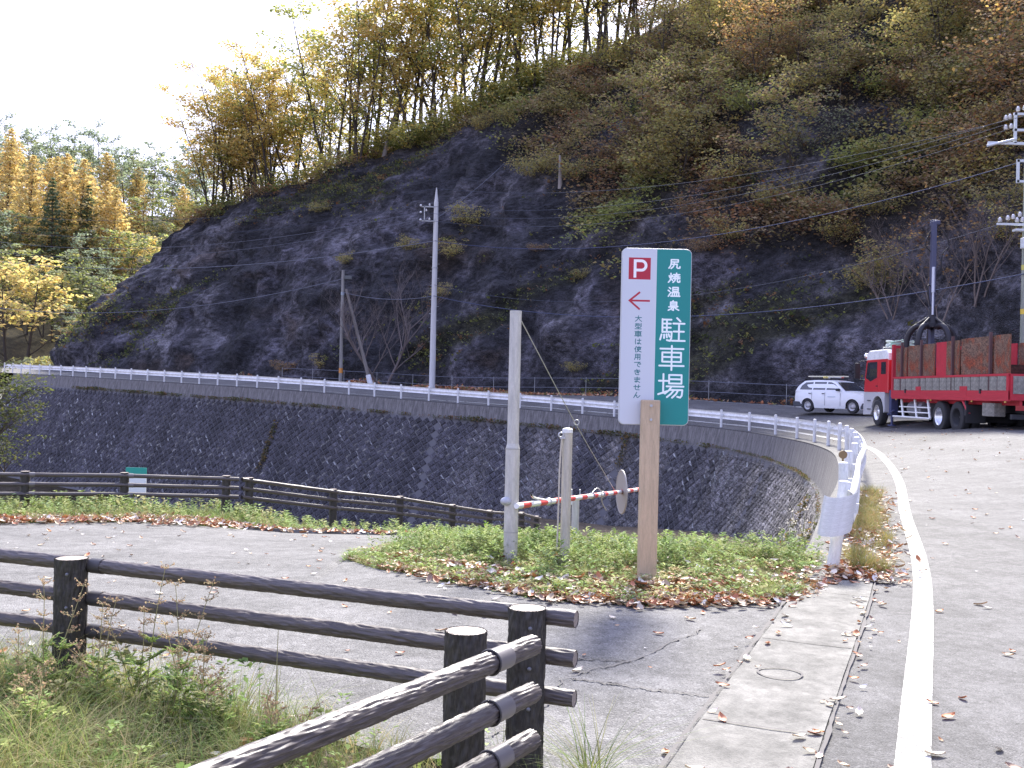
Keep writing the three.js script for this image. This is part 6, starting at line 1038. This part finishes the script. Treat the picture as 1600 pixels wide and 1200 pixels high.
// ---- foreground grass and tall weeds, lower left
{
  const r = random(121), tufts = [], weeds = [], leaves = [], geoT = bladeGeo(9, 14, 0.3, 0.9, 0.0026), geoW = weedGeo(10, 44, 0.26, 0.026);
  const inside = (x, d) => x < 0.42 && d > 2.0 && d < 5.42 - 0.395 * (x + 2.19) + 0.12 * fbm(x * 2.2, 1.5) - (x > 0.05 ? (x - 0.05) * 1.2 : 0);
  for (let k = 0; k < 42000; k++) {
    const x = -7 + r() * 7.4, d = 2.2 + r() * 5; if (!inside(x, d) || Math.abs(x) / d > 1.3) continue; const n = fbm(x * 0.9, d * 0.9, 5, 3), e = smoothstep(x, -2.6, 0.2), dens = lerp(0.7, 0.16, e) + n * 0.7;
    if (r() > dens) continue;
    if (r() < 0.72 && tufts.length < 9500) tufts.push([V(x, -0.02, -d), E3((r() - 0.5) * 0.3, r() * 6.28, 0), (0.5 + r() * 0.8) * lerp(1.15, 0.6, e) + n * 0.4, shade(pick(r, r() < 0.42 ? strawCol : weedCol), 0.9 + r() * 0.6)]);
    else if (r() < 0.4 * (1 - e * 0.7) && weeds.length < 600) weeds.push([V(x, -0.02, -d), E3((r() - 0.5) * 0.4, r() * 6.28, (r() - 0.5) * 0.4), 0.7 + r() * 0.7 + n * 0.6, shade(pick(r, weedCol), 0.8 + r() * 0.5)]);
    else if (leaves.length < 900 && r() < 0.3) leaves.push([V(x, 0.02 + r() * 0.07, -d), E3((r() - 0.5), r() * 6.28, (r() - 0.5)), 0.4 + r() * 0.6, shade(pick(r, litterCol), 0.9 + r() * 0.5)]);
  }
  scatter('foreground_grass', geoT, grassMat, tufts, 'long grass in the lower left foreground below the log fence', 'grass'); scatter('foreground_weeds', geoW, grassMat, weeds, 'low leafy weeds in the lower left foreground', 'weeds'); scatter('foreground_leaves', litter, litterMat, leaves, 'dry leaves caught in the foreground grass', 'fallen leaves');
  // tall single weeds with seed heads
  const stemCol = C(0.3, 0.27, 0.13), list = [[-2.62, 5.15, 1.0, 'tall reddish weed stalk standing left of the left fence post'], [-2.2, 4.95, 0.72, 'drooping brown seed stalk directly in front of the left fence post'], [-1.88, 4.9, 0.62, 'first feathery weed right of the left fence post'], [-1.72, 5.0, 0.8, 'arching plumed weed with brown seed heads before the lower rails'], [-1.55, 4.85, 0.74, 'second arching weed with brown plumes before the lower rails'], [-1.38, 4.8, 0.66, 'thin upright weed right of the arching plumes'], [-1.25, 4.65, 0.5, 'small feathery weed below the arching plumes'], [-1.05, 4.75, 0.55, 'thin bare stalk standing alone before the lowest rail'], [-2.55, 4.6, 0.6, 'bushy green weed in the lower left corner'], [-2.3, 4.3, 0.5, 'leafy green weed nearest the lower left corner'], [-2.75, 4.9, 0.7, 'leafy green weed at the left edge below the rails'], [-2.05, 4.5, 0.5, 'feathery green weed below the left fence post'], [-0.95, 4.5, 0.35, 'short dry weed beside the slanting rail']];
  list.forEach(([x, d, h, label], k) => {
    const rr = random(1000 + k * 7), o = thing('tall_weed', label, 'weed', [x, 0, -d], 0, 'tall weeds by the near fence'), stem = new Mesher(), leaf = new Mesher(), head = new Mesher(), bareStalk = label.includes('bare'), bushy = label.includes('bushy') || label.includes('leafy'), n = bareStalk ? 1 : bushy ? 4 : 3;
    for (let s = 0; s < n; s++) {
      const pts = stemPath(rr, V((rr() - 0.5) * 0.06, -0.02, (rr() - 0.5) * 0.06), dirOf(rr() * 6.28, bareStalk ? 1.56 : 1.2 + rr() * 0.3), h * (s ? 0.7 + rr() * 0.3 : 1), 9, bareStalk ? 0.02 : 0.13, -0.005);
      stem.limb(pts, pts.map((_, q) => 0.0035 * (1 - 0.6 * q / 9)), 4, stemCol);
      if (bareStalk) continue;
      for (let q = 1; q <= 9; q++) for (let z = 0; z < 5; z++) {
        const a = rr() * 6.28, f = q / 9, tw = stemPath(rr, pts[q], dirOf(a, 0.35 + rr() * 0.5), (bushy ? 0.11 : 0.09) * (1.15 - f * 0.7) * (0.6 + rr() * 0.8), 3, 0.4, -0.05);
        stem.limb(tw, tw.map(() => 0.0012), 3, stemCol);
        if (f < 0.62 || bushy) for (let y = 1; y <= 3; y++) for (const e of [-0.7, 0.7]) { const dd = dirOf(a + e, 0.2 + rr() * 0.3), nn = V(0, 1, 0).addScaledVector(dd, -dd.y).normalize(), g = pick(rr, weedCol), v = 0.9 + rr() * 0.6; leaf.leaf(tw[y], 0.04 + rr() * 0.03, nn, dd, shade(g, v * 1.35), 0.15, 0.22); }
        else for (let y = 1; y <= 3; y++) for (let w = 0; w < 2; w++) { const dd = dirOf(rr() * 6.28, (rr() - 0.6) * 1.5), nn = V(dd.z, 0.3, -dd.x).normalize(), c = pick(rr, [C(0.4, 0.28, 0.17), C(0.48, 0.38, 0.24), C(0.36, 0.22, 0.15), C(0.5, 0.36, 0.22)]); head.leaf(tw[y].clone().add(V((rr() - 0.5) * 0.012, (rr() - 0.5) * 0.012, (rr() - 0.5) * 0.012)), 0.011, nn, dd, c, 0.3, 0.7); }
      }
    }
    part('stem', stem.build(), barkMat, o); if (leaf.p.length) part('leaves', leaf.build(), grassMat, o); if (head.p.length) part('seed_heads', head.build(), grassMat, o).userData.kind = 'stuff';
  });
  const tu = new THREE.Mesh(bladeGeo(33, 90, 0.34, 0.75, 0.0022), grassMat), cc = weedCol.map((c) => c); tu.name = 'grass_tuft'; tu.castShadow = tu.receiveShadow = true; { const c = tu.geometry.attributes.color, q = random(4); for (let i = 0; i < c.count; i++) { const t = i % 10 === 0 ? pick(q, [...weedCol, strawCol[2]]) : null; if (t) tu.userData.c = t; const u = tu.userData.c; c.setXYZ(i, u.r, u.g, u.b); } delete tu.userData.c; }
  tu.position.set(0.36, -0.02, -4.35); tu.scale.set(1.5, 1, 1.5); scene.add(tu); tag(tu, 'spiky green grass tuft beside the foreground corner post', 'grass');
}
{ // pale seeding plant by the wall end
  const rr = random(64), b = place(1248, 862, 11.6); b.y = lowY(b.x, b.z); const o = thing('seeding_weed', 'pale fluffy seeding weed by the wall near the guardrail end', 'weed', b.toArray()), stem = new Mesher(), head = new Mesher(), leaf = new Mesher();
  for (let s = 0; s < 9; s++) { const pts = stemPath(rr, V((rr() - 0.5) * 0.3, -0.02, (rr() - 0.5) * 0.3), dirOf(rr() * 6.28, 1.25 + rr() * 0.3), 0.45 + rr() * 0.3, 6, 0.12, 0); stem.limb(pts, pts.map(() => 0.004), 4, C(0.2, 0.2, 0.1)); for (let q = 2; q <= 6; q++) for (let z = 0; z < 6; z++) { const d = dirOf(rr() * 6.28, rr() * 1.2), p = pts[q].clone().addScaledVector(d, rr() * 0.05), nn = V(d.z, 0.5, -d.x).normalize(); (q > 4 ? head : leaf).leaf(p, q > 4 ? 0.022 : 0.05, nn, d, q > 4 ? C(0.62, 0.58, 0.5) : pick(rr, weedCol), 0.2, q > 4 ? 0.9 : 0.4); } }
  part('stem', stem.build(), barkMat, o); part('leaves', leaf.build(), grassMat, o); part('seed_heads', head.build(), grassMat, o).userData.kind = 'stuff';
}

renderer.render(scene, camera);
